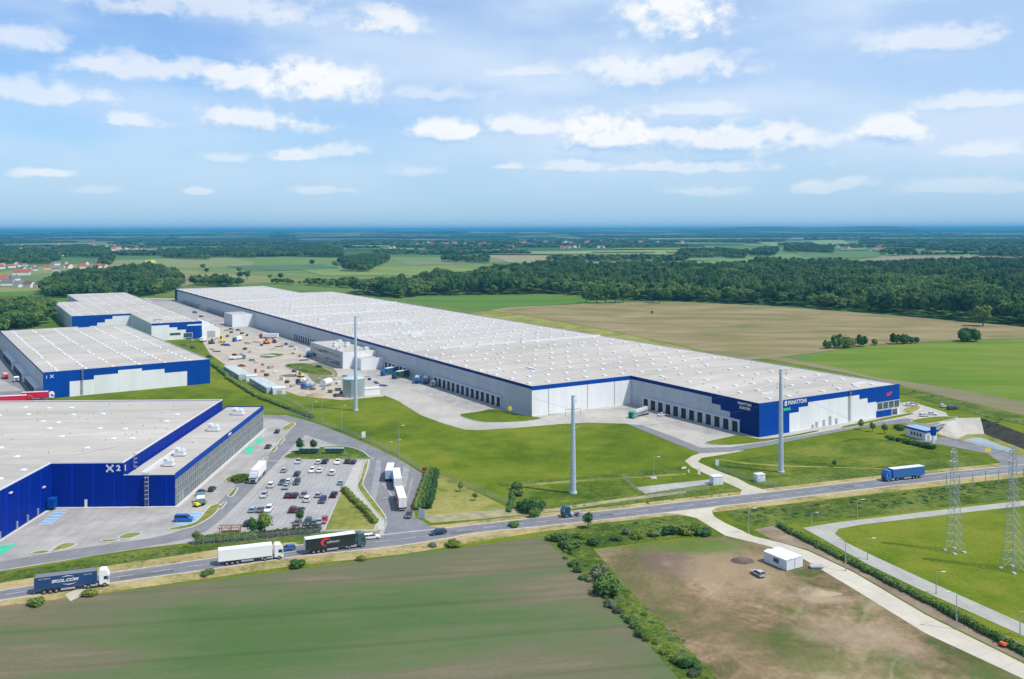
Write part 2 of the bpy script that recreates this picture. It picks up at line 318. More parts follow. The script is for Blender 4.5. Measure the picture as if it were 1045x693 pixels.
# ------------------------------------------------------------ mesh helpers
def tag(o,label=None,cat=None,group=None,kind=None):
    for k,v in (('label',label),('category',cat),('group',group),('kind',kind)):
        if v: o[k]=v
        elif k in o: del o[k]
    return o
def empty(name,loc,rz=0,label=None,cat=None,group=None):
    o=bpy.data.objects.new(name,None); COL.objects.link(o); o.location=Vector(loc); o.rotation_euler=(0,0,rz); o.empty_display_size=.5
    return tag(o,label,cat,group)
class MB:
    def __init__(s): s.v=[];s.f=[];s.m=[];s.off=(0,0,0)
    def add(s,vs,fs,m=0):
        n=len(s.v); s.v+= [tuple(q) for q in vs]; s.f+=[tuple(i+n for i in f) for f in fs]; s.m+=[m]*len(fs); return s
    def box(s,x0,x1,y0,y1,z0,z1,m=0,taper=0):
        t=taper
        return s.add([(x0,y0,z0),(x1,y0,z0),(x1,y1,z0),(x0,y1,z0),(x0+t,y0+t,z1),(x1-t,y0+t,z1),(x1-t,y1-t,z1),(x0+t,y1-t,z1)],[(3,2,1,0),(4,5,6,7),(0,1,5,4),(1,2,6,5),(2,3,7,6),(3,0,4,7)],m)
    def cyl(s,x,y,z0,z1,r0,r1=None,n=12,m=0,cap=True):
        r1=r0 if r1 is None else r1
        vs=[(x+r*math.cos(2*PI*i/n),y+r*math.sin(2*PI*i/n),z) for z,r in ((z0,r0),(z1,r1)) for i in range(n)]
        fs=[(i,(i+1)%n,n+(i+1)%n,n+i) for i in range(n)]
        if cap: fs+=[tuple(range(n,2*n)),tuple(reversed(range(n)))]
        return s.add(vs,fs,m)
    def tube(s,a,b,r0,r1=None,n=6,m=0):
        r1=r0 if r1 is None else r1; a=Vector(a);b=Vector(b);d=(b-a)
        if d.length<1e-6: return s
        q=d.to_track_quat('Z','Y'); vs=[]
        for p,r in ((a,r0),(b,r1)):
            for i in range(n): vs.append(p+q@Vector((r*math.cos(2*PI*i/n),r*math.sin(2*PI*i/n),0)))
        return s.add(vs,[(i,(i+1)%n,n+(i+1)%n,n+i) for i in range(n)]+[tuple(range(n,2*n)),tuple(reversed(range(n)))],m)
    def prism(s,poly,z0,z1,m=0,top=True,bottom=False,mt=None):
        n=len(poly); vs=[(p[0],p[1],z0) for p in poly]+[(p[0],p[1],z1) for p in poly]
        ar=sum(poly[i][0]*poly[(i+1)%n][1]-poly[(i+1)%n][0]*poly[i][1] for i in range(n))
        sd=[(i,(i+1)%n,n+(i+1)%n,n+i) for i in range(n)]
        if ar<0: sd=[tuple(reversed(f)) for f in sd]
        s.add(vs,sd,m)
        if top: s.add([(p[0],p[1],z1) for p in (poly if ar>0 else poly[::-1])],[tuple(range(n))],m if mt is None else mt)
        return s
    def side(s,prof,w,m=0,y0=None):
        # profile in x,z extruded across y (width w)
        n=len(prof); a=-w/2 if y0 is None else y0; b=a+w
        vs=[(x,a,z) for x,z in prof]+[(x,b,z) for x,z in prof]
        return s.add(vs,[tuple(range(n)),tuple(reversed(range(n,2*n)))]+[((i+1)%n,i,n+i,n+(i+1)%n) for i in range(n)],m)
    def build(s,name,mats,parent=None,label=None,bevel=0,smooth=False):
        me=bpy.data.meshes.new(name); ox,oy,oz=s.off
        me.from_pydata([(x-ox,y-oy,z-oz) for x,y,z in s.v],[],s.f)
        for m in (mats if isinstance(mats,(list,tuple)) else [mats]): me.materials.append(m)
        me.polygons.foreach_set('material_index',s.m)
        if smooth: me.polygons.foreach_set('use_smooth',[True]*len(s.f))
        me.update(); o=bpy.data.objects.new(name,me); COL.objects.link(o); o.parent=parent
        if bevel:
            b=o.modifiers.new('b','BEVEL'); b.width=bevel; b.segments=2; b.limit_method='ANGLE'
        if label: o['label']=label
        return o
def copy_tree(o,parent=None):
    c=o.copy(); COL.objects.link(c); c.parent=parent
    for ch in list(o.children): copy_tree(ch,c)
    return c
def smooth_pts(P,closed,k=4):
    out=[];n=len(P)
    for i in range(n if closed else n-1):
        p0=P[(i-1)%n] if closed or i>0 else P[i]; p1=P[i]; p2=P[(i+1)%n]; p3=P[(i+2)%n] if closed or i+2<n else P[i+1]
        for j in range(k):
            t=j/k; out.append(.5*((2*p1)+(-p0+p2)*t+(2*p0-5*p1+4*p2-p3)*t*t+(-p0+3*p1-3*p2+p3)*t**3))
    if not closed: out.append(P[-1])
    return out
def sheet(name,px,z,m,sm=False,holes=None,world=False,kind='structure',k=4):
    P=[Vector((p[0],p[1],0)) if world else G(*p) for p in px]
    if sm: P=smooth_pts(P,True,k)
    loops=[[Vector((p.x,p.y,0)) for p in P]]+([[Vector((h.x,h.y,0)) for h in hh] for hh in holes] if holes else [])
    tri=geometry.tessellate_polygon(loops); vs=[(p.x,p.y,z) for l in loops for p in l]
    mb=MB(); fs=[]
    for a,b,c in tri:
        A,B,C=[Vector(vs[i][:2]) for i in (a,b,c)]
        cr=(B-A).cross(C-A)
        if abs(cr)<1e-9: continue
        fs.append((a,b,c) if cr>0 else (a,c,b))
    mb.add(vs,fs); o=mb.build(name,m); 
    if kind: o['kind']=kind
    return o
def ribbon(name,lpx,rpx,z,m,k=5,smooth=True):
    L=[G(*p) for p in lpx];Rr=[G(*p) for p in rpx]
    if smooth: L=smooth_pts(L,False,k);Rr=smooth_pts(Rr,False,k)
    mb=MB();n=len(L); vs=[(p.x,p.y,z) for p in L]+[(p.x,p.y,z) for p in Rr]
    mb.add(vs,[(i,n+i,n+i+1,i+1) for i in range(n-1)]); o=mb.build(name,m); o['kind']='structure'; return L,Rr
def strip(mb,P,off0,off1,z0,z1,closed=False):
    # strip beside a polyline between two offsets, with real height
    n=len(P); A=[];B=[]
    for i in range(n):
        a=P[(i-1)%n] if closed or i>0 else P[i]; b=P[(i+1)%n] if closed or i<n-1 else P[i]
        d=Vector((b.x-a.x,b.y-a.y)); 
        if d.length<1e-6: d=Vector((1,0))
        d.normalize(); nn=Vector((-d.y,d.x)); A.append((P[i].x+nn.x*off0,P[i].y+nn.y*off0));B.append((P[i].x+nn.x*off1,P[i].y+nn.y*off1))
    vs=[(x,y,z0) for x,y in A]+[(x,y,z1) for x,y in A]+[(x,y,z1) for x,y in B]+[(x,y,z0) for x,y in B]; fs=[]
    for i in range(n if closed else n-1):
        j=(i+1)%n
        for r in range(3): fs.append((r*n+i,r*n+j,(r+1)*n+j,(r+1)*n+i))
    mb.add(vs,fs)
def kerb(name,P,closed=True,w=.3,h=.14,z=.06):
    mb=MB(); strip(mb,P,0,w,z-.02,z+h,closed); o=mb.build(name,M_kerb); o['kind']='structure'; return o
def island(px,m=M_lawn2,z=.08,h=.13,name='grass_island',w=.35,sm=True):
    P=[G(*p) for p in px]
    if sm: P=smooth_pts(P,True,4)
    o=sheet(name,[(p.x,p.y) for p in P],z+h,m,world=True); kerb('kerb',P,True,w,h+.04,z-.02); return P

# ------------------------------------------------------------ ground
BAS=[G(941,436.5),G(972,427),G(1000.5,426.2),G(1045,442.5),G(1075,453),G(1075,474),G(1036,463.5),G(967,446.3)]
g0=sheet('ground',[(-50000,-400),(50000,-400),(50000,90000),(-50000,90000)],0,M_ground,world=True,holes=[BAS])
LAWN=[(-400,700),(-400,330),(60,312),(150,303),(300,296),(500,322),(620,337),(700,352),(830,370),(960,395),(1045,410),(1250,440),(1500,700),(1500,1500),(-1500,1500)]
o=sheet('lawn',LAWN,.03,M_lawn,holes=[BAS])
sheet('meadow',[(-60,345),(-60,300),(60,296),(150,300),(172,307),(60,330)],.05,M_gfield2)
FN=.07
sheet('crop_field',[(-300,690),(-120,632),(0,619),(100,607),(200,594),(300,581.5),(400,568),(500,555),(556,547),(575,559),(622,604),(700,690),(790,800),(1000,1100),(-900,1100)],FN,M_crop,sm=False)
sheet('bare_field',[(602,562),(640,557),(700,551),(735,547),(765,551),(820,567),(868,590),(944,636),(1045,692),(1250,810),(1300,1100),(1000,1100),(800,790),(745,724),(690,655),(640,600)],FN,M_dirt)
sheet('tan_field',[(520,313.5),(600,309.5),(665,308),(720,309),(790,313),(900,321),(1045,333.5),(1200,350),(1200,362),(1045,345.5),(985,347),(920,351),(880,353),(840,359),(801,364),(760,368),(690,352),(620,337),(555,325),(500,317)],.12,M_tan)
sheet('green_field',[(853,358),(885,353.5),(985,348),(1045,346.5),(1200,363),(1300,440),(1045,410),(970,396),(892,385),(848,374),(815,368)],.12,M_gfield)
sheet('brown_strip',[(801,365),(815,368),(848,374),(892,385),(970,396),(1045,410),(1250,430),(1250,450),(1045,424),(960,404),(918,393),(860,380),(760,362)],.10,M_brown)
sheet('green_verge',[(915,395),(960,404.5),(1045,425),(1250,452),(1250,480),(1045,434),(1000,424),(960,413),(918,402)],.13,M_lawn2)
sheet('emerald_field',[(415,307),(432,302.5),(520,301),(592,303),(606,308),(590,310.5),(520,313.5),(500,317),(470,315)],.12,M_gfield2)
sheet('field_margin',[(500,317.3),(555,325.3),(620,337.3),(690,352.5),(760,368.3),(740,372),(600,345),(480,320)],.11,M_ygrass)
FF=[([(150,264),(300,262),(420,266),(500,269),(520,276),(470,283),(430,290),(300,284),(200,276),(150,272)],(.13,.19,.055)),
([(95,266),(230,263),(260,268),(255,272),(120,274)],(.19,.22,.09)),([(0,283),(40,280),(110,276),(100,283),(40,291),(-60,296)],(.12,.18,.06)),
([(390,255),(520,254),(530,258),(480,262),(400,262)],(.09,.17,.06)),([(400,266),(510,264),(520,268),(420,271)],(.16,.19,.10)),([(300,274),(460,272),(490,276),(440,281),(330,282)],(.17,.22,.06)),
([(230,272),(330,270),(350,275),(260,277)],(.08,.15,.07)),([(535,257),(690,255),(700,260),(640,262),(560,261)],(.22,.26,.09)),([(660,262),(800,259),(850,262),(800,267),(700,266)],(.14,.21,.08)),
([(810,257),(900,255),(935,259),(880,264),(820,263)],(.095,.165,.06)),([(900,262),(1045,260),(1045,263),(960,266),(880,267)],(.22,.20,.13)),([(985,280),(1045,278.5),(1100,280),(1100,287),(1045,287),(1000,286)],(.10,.19,.06)),([(560,269),(700,267),(800,266),(800,269),(700,271),(620,272),(560,272)],(.15,.22,.07)),([(800,272),(880,273.5),(1045,273),(1045,275),(960,276),(870,276),(800,275)],(.16,.2,.08)),
([(770,247),(860,245),(870,250),(790,252)],(.20,.25,.10)),([(640,241),(780,240),(800,244),(660,245)],(.14,.2,.08)),([(170,255),(225,253),(230,259),(180,261)],(.15,.2,.07)),([(860,240.5),(1000,240),(1045,243),(900,244)],(.13,.2,.08)),
([(30,241),(120,240),(120,242),(40,243)],(.16,.2,.1)),([(300,243),(400,242),(410,244),(310,245)],(.15,.2,.09))]
for i,(p,c) in enumerate(FF):
    sheet('far_field',p,.35+.12*i,mat('far_field_%d'%i,c,.95,extra=ex_field([(.36,tuple(x*.8 for x in c)),(.5,c),(.64,tuple(x*1.15 for x in c))],R(5+7*i),.2,6,.08),spec=.05))
_r=random.Random(17)
for i in range(60):
    v=_r.uniform(236.4,262) if i>14 else 236.2+i*.14; u=_r.uniform(-60,1080); w_=_r.uniform(30,130); h_=_r.uniform(.25,.7)*(v-233)/9; sk=_r.uniform(-.3,.3)
    ci=_r.choice([0,1,3,5,5,7,8,10,12]); 
    h_=min(h_,(v-235.2)*.45)
    q_=[(u,v),(u+w_,v+sk),(u+w_*_r.uniform(.8,1.1),v+sk-h_),(u+w_*_r.uniform(-.1,.15),v-h_)]
    if v<244:
        bot=[];top=[]; 
        for k_ in range(9):
            uu=u+w_*k_/8; bot.append(Gs(uu,v+sk*k_/8)); top.append(Gs(uu,v+sk*k_/8-h_))
        mb=MB(); mb.add([(p.x,p.y,p.z+2.5+.03*i) for p in bot+top],[(k_,k_+1,k_+10,k_+9) for k_ in range(8)]); o=mb.build('far_field',MATS['far_field_%d'%ci]); o['kind']='structure'
    else: sheet('far_field',q_,.3+.03*i+2.2,MATS['far_field_%d'%ci])
sheet('yellow_field',[(148,267),(158,266),(160,271.5),(149,272.5)],2.2,mat('rape_field',(.5,.46,.04),.9))

# ------------------------------------------------------------ roads
up=[(-80,617),(0,603.5),(20,600),(115,585),(222,569.5),(305,557),(400,545.5),(450,540),(490,535.5),(560,527.5),(640,519.3),(715,510.5),(790,502),(900,489.3),(1045,474.5),(1160,463)]
lo=[(-80,628),(0,613),(20,609.8),(115,595),(222,580),(305,568),(400,558),(450,550.5),(490,543.5),(560,536.5),(640,528),(715,519),(790,510.5),(900,497.3),(1045,481.5),(1160,470)]
# verges of dry grass both sides
ribbon('verge',[(u,v-4.2-(7 if u<300 else (0 if u>420 else 2))) for u,v in up],[(u,v+(9 if u<560 else 5.5)) for u,v in lo],.055,M_dry)
def roadang0(u):
    P=[(G(a[0],(a[1]+b[1])/2)) for a,b in zip(up,lo)]; us=[a[0] for a in up]
    for i in range(len(us)-1):
        if us[i]<=u<=us[i+1]: d=P[i+1]-P[i]; return math.atan2(d.y,d.x)
    return 0
RL,RR=ribbon('road',up,lo,.12,M_asph2,6)
mb=MB(); strip(mb,RL,0,.45,.05,.15); strip(mb,RR,0,-.45,.05,.15); k_=mb.build('road_edge',mat('edge_concrete',(.5,.46,.38),.9,var=.2,vscale=.6)); k_['kind']='structure'
wt=MB()
for o0 in (-.28,-.12,.12,.28):
    Q=[a.lerp(b,.5+o0) for a,b in zip(RL,RR)]
    for a,b in zip(Q,Q[1:]):
        d=(b-a).normalized(); nn=Vector((-d.y,d.x,0))*.3; wt.add([(a.x+nn.x,a.y+nn.y,.124),(a.x-nn.x,a.y-nn.y,.124),(b.x-nn.x,b.y-nn.y,.124),(b.x+nn.x,b.y+nn.y,.124)],[(0,1,2,3)])
_w=wt.build('wheel_track',mat('worn_road',(.15,.15,.16),.8,extra=ex_stain((.165,.165,.175),.3,.3),spec=.2)); _w['kind']='structure'
_pr=random.Random(6); pm=mat('asphalt_patch',(.12,.12,.13),.9,var=.2,vscale=.8)
for u,v in ((150,587),(340,558),(470,543.5),(610,527),(860,497.5),(250,570)):
    p=G(u,v); a_=roadang0(u); L_,W_=_pr.uniform(3,7),_pr.uniform(1.2,2.4); c_,s_=math.cos(a_),math.sin(a_)
    sheet('asphalt_patch',[(p.x+x*c_-y*s_,p.y+x*s_+y*c_) for x,y in ((-L_,-W_/2),(L_,-W_/2),(L_,W_/2),(-L_,W_/2))],.126,pm,world=True)
mk=MB()
mid=[(a+b)*.5 for a,b in zip(RL,RR)]
acc=0
for i in range(len(mid)-1):
    a,b=mid[i],mid[i+1]; L_=(b-a).length; d=(b-a).normalized(); nn=Vector((-d.y,d.x,0)); s=0
    while s<L_:
        if (acc+s)%8<4:
            p=a+d*s; q=a+d*min(L_,s+1.0); mk.add([(p.x+nn.x*.055,p.y+nn.y*.055,.13),(p.x-nn.x*.055,p.y-nn.y*.055,.13),(q.x-nn.x*.055,q.y-nn.y*.055,.13),(q.x+nn.x*.055,q.y+nn.y*.055,.13)],[(0,1,2,3)])
        s+=1.0
    acc+=L_
o=mk.build('road_marking',M_mark); o['kind']='structure'

# paved yard of the near warehouse
YARD=[(-120,605),(-120,520),(-10,520),(60,480),(150,440),(240,426),(262,423.5),(292,424),(318,431),(345,441),(380,456),(405,468),(425,480),(431,486),(424,505),(421,521),(425,531),(440,538.5),(430,542),(400,547),(384,551),(388,541),(380,534),(360,515),(350,500),(362,472),(376,468),(350,500),(331,541),(325,543),(250,549),(200,553),(150,558.5),(100,566),(60,573),(0,583)]
sheet('paving',[(-120,605),(-120,500),(0,500),(100,450),(240,426),(262,423.5),(292,424),(318,431),(345,441),(380,456),(405,468),(425,480),(431,486),(424,505),(421.5,521),(425,531),(440,538.5),(430,543),(400,548),(385,551),(388,541),(383,542.5),(331,542.5),(250,549.5),(200,553.5),(150,559),(100,566.5),(60,573.5),(0,583)],.06,M_pave)
def asph(name,l,r,z=.085,m=M_asph): return ribbon(name,l,r,z,m,5)
a1=asph('service_road',[(-80,586),(0,573.5),(60,563),(140,551.5),(165,547),(188,540),(207,528),(225,511),(240,496),(258,480),(275,463),(290,447),(297,437),(291,429),(262,426)],[(-80,597),(0,582),(60,572.5),(140,559.5),(178,553),(205,545),(225,531),(245,512),(262,494),(280,475),(297,457),(312,444),(318,434),(296,425),(262,423.6)])
a2=asph('truck_road',[(296,425),(318,431),(345,441),(380,456),(405,468),(425,480),(431,486),(424,505),(421.5,521),(426,531),(440,538.5)],[(297,440),(318,446),(345,455),(364,461),(378,470),(374,484),(370,496),(376,506),(388,518),(395,530),(396,545)],.09,M_asph)
sheet('junction',[(388,556),(396,532),(425,528),(440,538),(470,541),(470,546),(420,556),(380,560)],.105,M_asph2)
ps=sheet('parking_lot',[(296,469),(374,469.5),(362,473),(331,541),(262,546),(222,549),(232,532),(250,514),(272,490),(286,476)],.075,mat('parking_paving',(.33,.32,.3),.9,extra=ex_stain((.345,.335,.325),.15,.08,2.5,R(1.4)),spec=.15))
tri=island([(349.5,500),(384,534),(382,541),(331.5,541.5)],M_ygrass,sm=False)
isl=island([(295,468.5),(297,462.5),(306,459.5),(330,456.5),(352,456.3),(367,460),(376,466.5),(374,469)],M_lawn2)
sheet('pavement',[(362,473),(371,470),(366,488),(364,499),(392,531),(392,541),(386,541),(384,533),(350,499.5)],.11,mat('pavement_slabs',(.47,.45,.4),.9,extra=ex_stain((.47,.45,.4),.15,.2,1.2,0)))
island([(368,489),(372,474),(375.5,470),(374,480),(370,492),(372,499),(392,526),(388,527),(366,499)],M_ygrass,w=.3)
island([(230,490),(240,484.5),(254,484),(258,488),(252,491.5),(238,493)],M_leafy,name='grass_island')
island([(233,506.5),(239,499.5),(242,499),(237,506.5)],M_ygrass)
island([(173,540),(196,535),(205,529),(212,520),(218,516),(224,515.5),(220,523),(210,531),(196,538),(180,541)],M_ygrass)
island([(225,517.5),(229,513),(230,514),(225,520)],M_ygrass)
island([(33,564.5),(46,562.5),(50,564),(38,566)],M_ygrass); island([(54,561.5),(65,555.5),(78,555.5),(68,560),(56,562.5)],M_ygrass)
island([(104,552),(118,551),(120,552),(108,553.5)],M_ygrass); island([(122,548.5),(132,544.5),(144,545),(135,549),(124,550)],M_ygrass)
for q in ([(284,452.5),(288,448),(290,448.5),(286,453.5)],[(277,460),(281,456.5),(282.5,457.5),(279,461.5)],[(269,469),(272,466.5),(273,467.5),(270,470)],[(288,437.5),(298,431.5),(301,433.5),(294,439)]): island(q,M_ygrass)
def mark(px,m=M_mark,z=.115,name='road_marking'): return sheet(name,px,z,m)
# painted bays
for i in range(4):
    f=i/4; mark([(38+f*20*1,535.5-f*15),(43+f*20,531.8-f*15),(57+f*16,531.8-f*14),(53+f*18,535.6-f*15)],M_blueb if i%1==0 else M_mark,.09,'painted_bay')
mkb=MB()
def pline(mb,p,q,w,z):
    a=G(*p);b=G(*q); d=(b-a).normalized(); n=Vector((-d.y,d.x,0))*w/2; mb.add([(a-n)[:2]+(z,),(b-n)[:2]+(z,),(b+n)[:2]+(z,),(a+n)[:2]+(z,)],[(0,1,2,3)])
for i in range(6):
    f=i/5; pline(mkb,(39+f*18,535-f*14),(54+f*16,535-f*14),.6,.10)
mark([(178,536),(196,522.5),(209,523),(196,537)],M_blueb,.09,'painted_bay')
for i in range(5):
    f=i/4; pline(mkb,(180+f*15,535-f*12),(198+f*10,535.5-f*12),.5,.10)
mark([(-40,575),(-10,558),(18,555.5),(4,565),(-6,572)],M_greenb,.09,'painted_bay')
mark([(259,452.5),(264,447),(270,447.2),(266,452.6)],M_greenb,.09,'painted_bay'); mark([(247.5,462.5),(254,455.5),(261,455.8),(256,463)],M_greenb,.09,'painted_bay')
# parking bay lines
for (v0,v1,u0,u1,n) in ((469.7,475.5,298,366,17),(477.5,484,290,352,14),(488.5,499,282,348,15),(501.5,513,262,343,17),(516,525,250,336,18),(529,537,240,334,18)):
    for i in range(n+1):
        u=u0+(u1-u0)*i/n; k=(500-u)/(v0-234)
        pline(mkb,(u,v0),(u-k*(v1-v0),v1),.1,.095)
for i in range(9): pline(mkb,(272+i*2,470.6),(273.2+i*2,470.6),.9,.12)
wl=MB()
for i,(u,v) in enumerate([(416,485),(421,488),(411,488)]): pline(wl,(u,v),(u-6,v+24),.55,.112)
o=wl.build('worn_line',M_wear); o['kind']='structure'
pline(mkb,(391,494),(400,506),.25,.115); pline(mkb,(391,508),(402,508),.3,.115)
o=mkb.build('bay_marking',mat('faded_paint',(.50,.50,.49),.8,var=.15,vscale=1)); o['kind']='structure'
# worn pale patches on the truck lane
for q in ([(384,470),(389,470),(388,490),(383,512),(378,506),(381,488)],[(412,476),(418,479),(412,500),(405,520),(403,516),(408,497)]): mark(q,M_wear,.1,'worn_asphalt')

# big yard and ring road of the long warehouse
sheet('concrete_yard',[(145,304),(184,305),(260,330),(345,362),(400,370),(560,424),(545,428),(520,431.5),(510,424),(469,424),(486,430),(470,436.5),(452,432),(430,424),(405,408.5),(392,403.5),(380,400),(352,389),(300,372),(230,345),(180,322)],.06,M_conc)
sheet('ring_road',[(452,432),(470,430),(486,430),(507,431.4),(538,430),(550,427.5),(560,424),(625,412),(650,410),(785,442),(860,430),(925,418),(957,424),(966,432),(950,436),(925,432),(880,436),(831,445),(780,455.5),(745,461),(715,462.5),(698,456),(680,448),(655,437),(640,432.5),(600,431.5),(570,433),(530,436.5),(490,439),(474,438.5)],.065,M_conc)
sheet('site_road',[(640,432.8),(655,434),(690,447),(715,457),(745,456.5),(785,450.5),(831,442.5),(880,433),(925,427),(960,432),(950,436),(925,432),(880,436.2),(831,445.5),(780,455.8),(745,461.3),(715,462.8),(697,456)],.085,M_asph)
sheet('concrete_slab',[(660,408),(756,441),(719,452),(700,449),(655,433),(625,428),(590,427),(600,422),(625,415)],.075,M_conc)
island([(469,423.7),(488,420.5),(504,418),(532,423.7),(552,427),(538,430),(507,431.4),(486,430)],M_lawn,name='lawn_island')
island([(719.4,452.5),(740,447),(756,444.3),(776,448.3),(805,445),(831,440),(832,441.6),(782,450.7),(745,454.6)],M_lawn,name='lawn_island')
island([(860,435.4),(884,430.5),(925,422.5),(930,423.5),(892,431.5),(865,436.5)],M_lawn,name='lawn_island')
sheet('sandy_yard',[(160,318),(210,330),(240,338),(300,352),(330,372),(346,381),(356,392),(388,399),(392,404.5),(350,408.5),(305,404),(272,392),(240,380),(214,361),(206,348)],.075,M_sand)
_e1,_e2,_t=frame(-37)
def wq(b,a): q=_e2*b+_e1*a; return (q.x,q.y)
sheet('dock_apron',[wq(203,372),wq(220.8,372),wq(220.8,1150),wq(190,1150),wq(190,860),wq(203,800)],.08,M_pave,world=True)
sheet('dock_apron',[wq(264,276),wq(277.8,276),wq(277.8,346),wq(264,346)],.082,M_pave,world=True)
sheet('asphalt_yard',[(150,304.8),(184,306),(220,317.5),(262,332),(240,333),(210,329),(185,321)],.078,mat('brown_asphalt',(.2,.19,.17),.9,extra=ex_stain((.27,.25,.225),.25,.04),spec=.1))
island([(291,374),(302,371.5),(318,372.5),(337,379.5),(338,384),(314,382)],M_lawn2,h=.4)
island([(311,373),(330,371),(345,382),(330,392),(318,388)],M_brown,h=.05,w=.05)
island([(265,364),(276,361),(290,362),(276,365.5)],M_lawn2)
sheet('concrete_pad',[(350,405),(358,396),(375,396),(385,402),(366,407)],.09,M_conc)
sheet('dock_yard',[(-120,430),(-120,338),(-30,340),(5,362),(44,406.5),(60,411),(60,415)],.07,M_asph)
sheet('dock_apron',[(-120,372),(-40,366),(10,392),(24,399),(0,400),(-120,400)],.09,M_pave)
# gravel path and pad
sheet('gravel_track',[(724,459.5),(706,465.5),(699,470.5),(706,477),(726,486.5),(745,494.5),(757,500),(755,506.5),(790,502.8),(778,499.5),(765,495),(752,488),(738,483),(724,477),(712,471.5),(716,467.5),(735,464.5),(760,460)],.075,M_gravel,sm=False)
sheet('concrete_pad',[(648.7,497.7),(658.7,504),(690,499),(725,494),(723.6,489.7),(690,493)],.09,M_pave)
ribbon('access_road',[(700,519.5),(740,516.5)][:0] or [(741,515.5),(728,520.5),(728,526),(738,533.5),(769,548),(824.6,562.7),(871,584.6),(944,627.5),(1045,678),(1250,775)],[(672,522),(693,523.6),(710.7,528),(724,536),(740,546.7),(784,558),(819,570.5),(865.5,598.3),(944,646.5),(1250,805)][:9]+[(1250,805)],.10,M_gravel) if False else None
sheet('access_road',[(672,523.8),(715,518.8),(742,515.8),(730,519),(726,522),(729,527.5),(740,534),(769,547.5),(800,555),(824.6,562.5),(871,584.4),(944,627.5),(1045,678),(1300,800),(1330,850),(1045,693.5),(944,646.5),(865.5,598),(819,570.3),(784,557.5),(740,547),(722,536),(710.7,529),(693,525)],.10,mat('concrete_road',(.53,.48,.39),.9,extra=ex_stain((.52,.475,.385),.14,.1,5,R(-30))))
sheet('bare_strip',[(769,541),(792,536),(838,557),(884,584),(960,618),(1045,658),(1045,676),(944,626),(871,583),(824,561),(790,552)],.085,mat('strip_earth',(.24,.18,.12),.95,var=.4,vscale=.15,bump=.6))
sheet('substation_road',[(819,539),(857,533),(900,528),(944,522.5),(1045,511),(1150,500),(1150,506),(1045,516.5),(944,528),(880,535.5),(856,540),(852,545),(862,553),(890,567),(944,592),(1045,637),(1250,730),(1250,750),(1045,649.5),(940,602.5),(886,576.5),(839,550)],.085,mat('weathered_concrete',(.36,.35,.31),.9,extra=ex_stain((.37,.36,.32),.2,.1,6,0)))
sheet('rough_verge',[(745,521),(820,513),(900,504),(1045,488),(1160,476),(1160,498),(1045,508),(944,520),(857,530.5),(800,535),(775,538),(752,532),(742,526)],.075,M_lawn2)
sheet('rough_verge',[(562,546),(600,535.5),(690,526),(712,533),(726,541),(700,548),(640,556),(604,560),(580,560)],.075,M_lawn2)
# gate road on the right
sheet('gate_road',[(925,432),(950,436),(966,433),(946,447),(963,446.5),(1003,455.5),(1036,464),(1075,473),(1160,462),(1160,468),(1045,476),(1018,479.5),(1022,473),(1008,463.5),(961,454),(935,449.5)],.095,M_asph)
sheet('visitor_yard',[(919,411),(930,410),(965,421),(968,425),(948,430),(925,431),(905,433),(905,424)],.07,M_conc)
island([(930,430),(950,426),(970,425.5),(975,427),(945,433)],M_lawn,name='lawn_island')
island([(922,418),(934,414),(939,417),(928,422)],M_ygrass)
# verge under yard hedge, yellow grass
sheet('rough_verge',[(-60,600),(0,585),(60,575.5),(150,561),(200,555.5),(250,551.5),(331,543),(383,543),(378,550),(305,556.5),(222,564),(115,580),(20,594),(-60,607)],.065,M_lawn2)
sheet('dry_bank',[(-60,606),(20,592),(115,577),(222,561),(300,553.5),(305,556),(222,568),(115,583.5),(20,598.5),(-60,611)],.075,M_dry)
sheet('yellow_meadow',[(441,486),(447,484.5),(470,494),(500,509),(522,521),(512,527),(450,531),(426,529),(430,521),(441,519.5)],.075,M_ygrass)
sheet('verge_path',[(430,527),(520,519.5),(560,519.5),(640,508),(700,501),(700,503.5),(640,511),(560,523),(500,529),(440,534)],.08,mat('path_gravel',(.3,.27,.15),.95,var=.3,vscale=.3))
sheet('layby',[(66,607),(78,601.5),(90,600),(88,606),(72,614)],.09,M_gravel)

sheet('mown_path',[(522,495.6),(560,492),(600,489.4),(650,486.5),(700,483),(700,484.6),(650,488),(600,491.2),(560,494.2),(524,497.4)],.06,M_ygrass,sm=False)
sheet('rough_verge',[(440,534.5),(500,529.5),(560,523),(640,514.5),(715,505.5),(752,501),(752,497),(700,501),(640,508),(560,517),(500,524),(445,530)],.058,M_lawn2)
sheet('rough_verge',[(762,500.5),(830,493),(900,485),(1000,474),(1003,468),(960,470),(880,478),(800,487),(775,490)],.058,M_lawn2)
sheet('rough_verge',[(556,549),(575,556),(604,559),(660,622),(720,680),(790,760),(770,770),(690,690),(612,603),(566,560)],.0885,M_lawn2)
sheet('rough_meadow',[(735,472),(775,466),(830,455),(880,446),(905,449),(955,462),(1000,466),(960,469),(880,477),(800,486),(760,484),(740,478)],.056,M_meadow)
sheet('rough_meadow',[(530,497),(640,490),(655,500),(640,505),(560,515),(530,518)],.0565,M_meadow)
sheet('grass_track',[(735,468.5),(760,472),(800,475),(850,476.5),(900,478),(900,478.8),(850,477.6),(800,476.3),(758,473.4),(733,469.5)],.06,M_ygrass,sm=False)
sheet('rough_strip',[(505,492),(540,490.5),(590,487),(640,483),(695,476),(700,481),(640,487),(590,490),(540,494),(512,497)],.055,M_lawn2)
sheet('rough_strip',[(524,520),(560,516.5),(640,506),(700,499),(700,502),(640,510),(560,521),(530,525)],.057,M_lawn2)
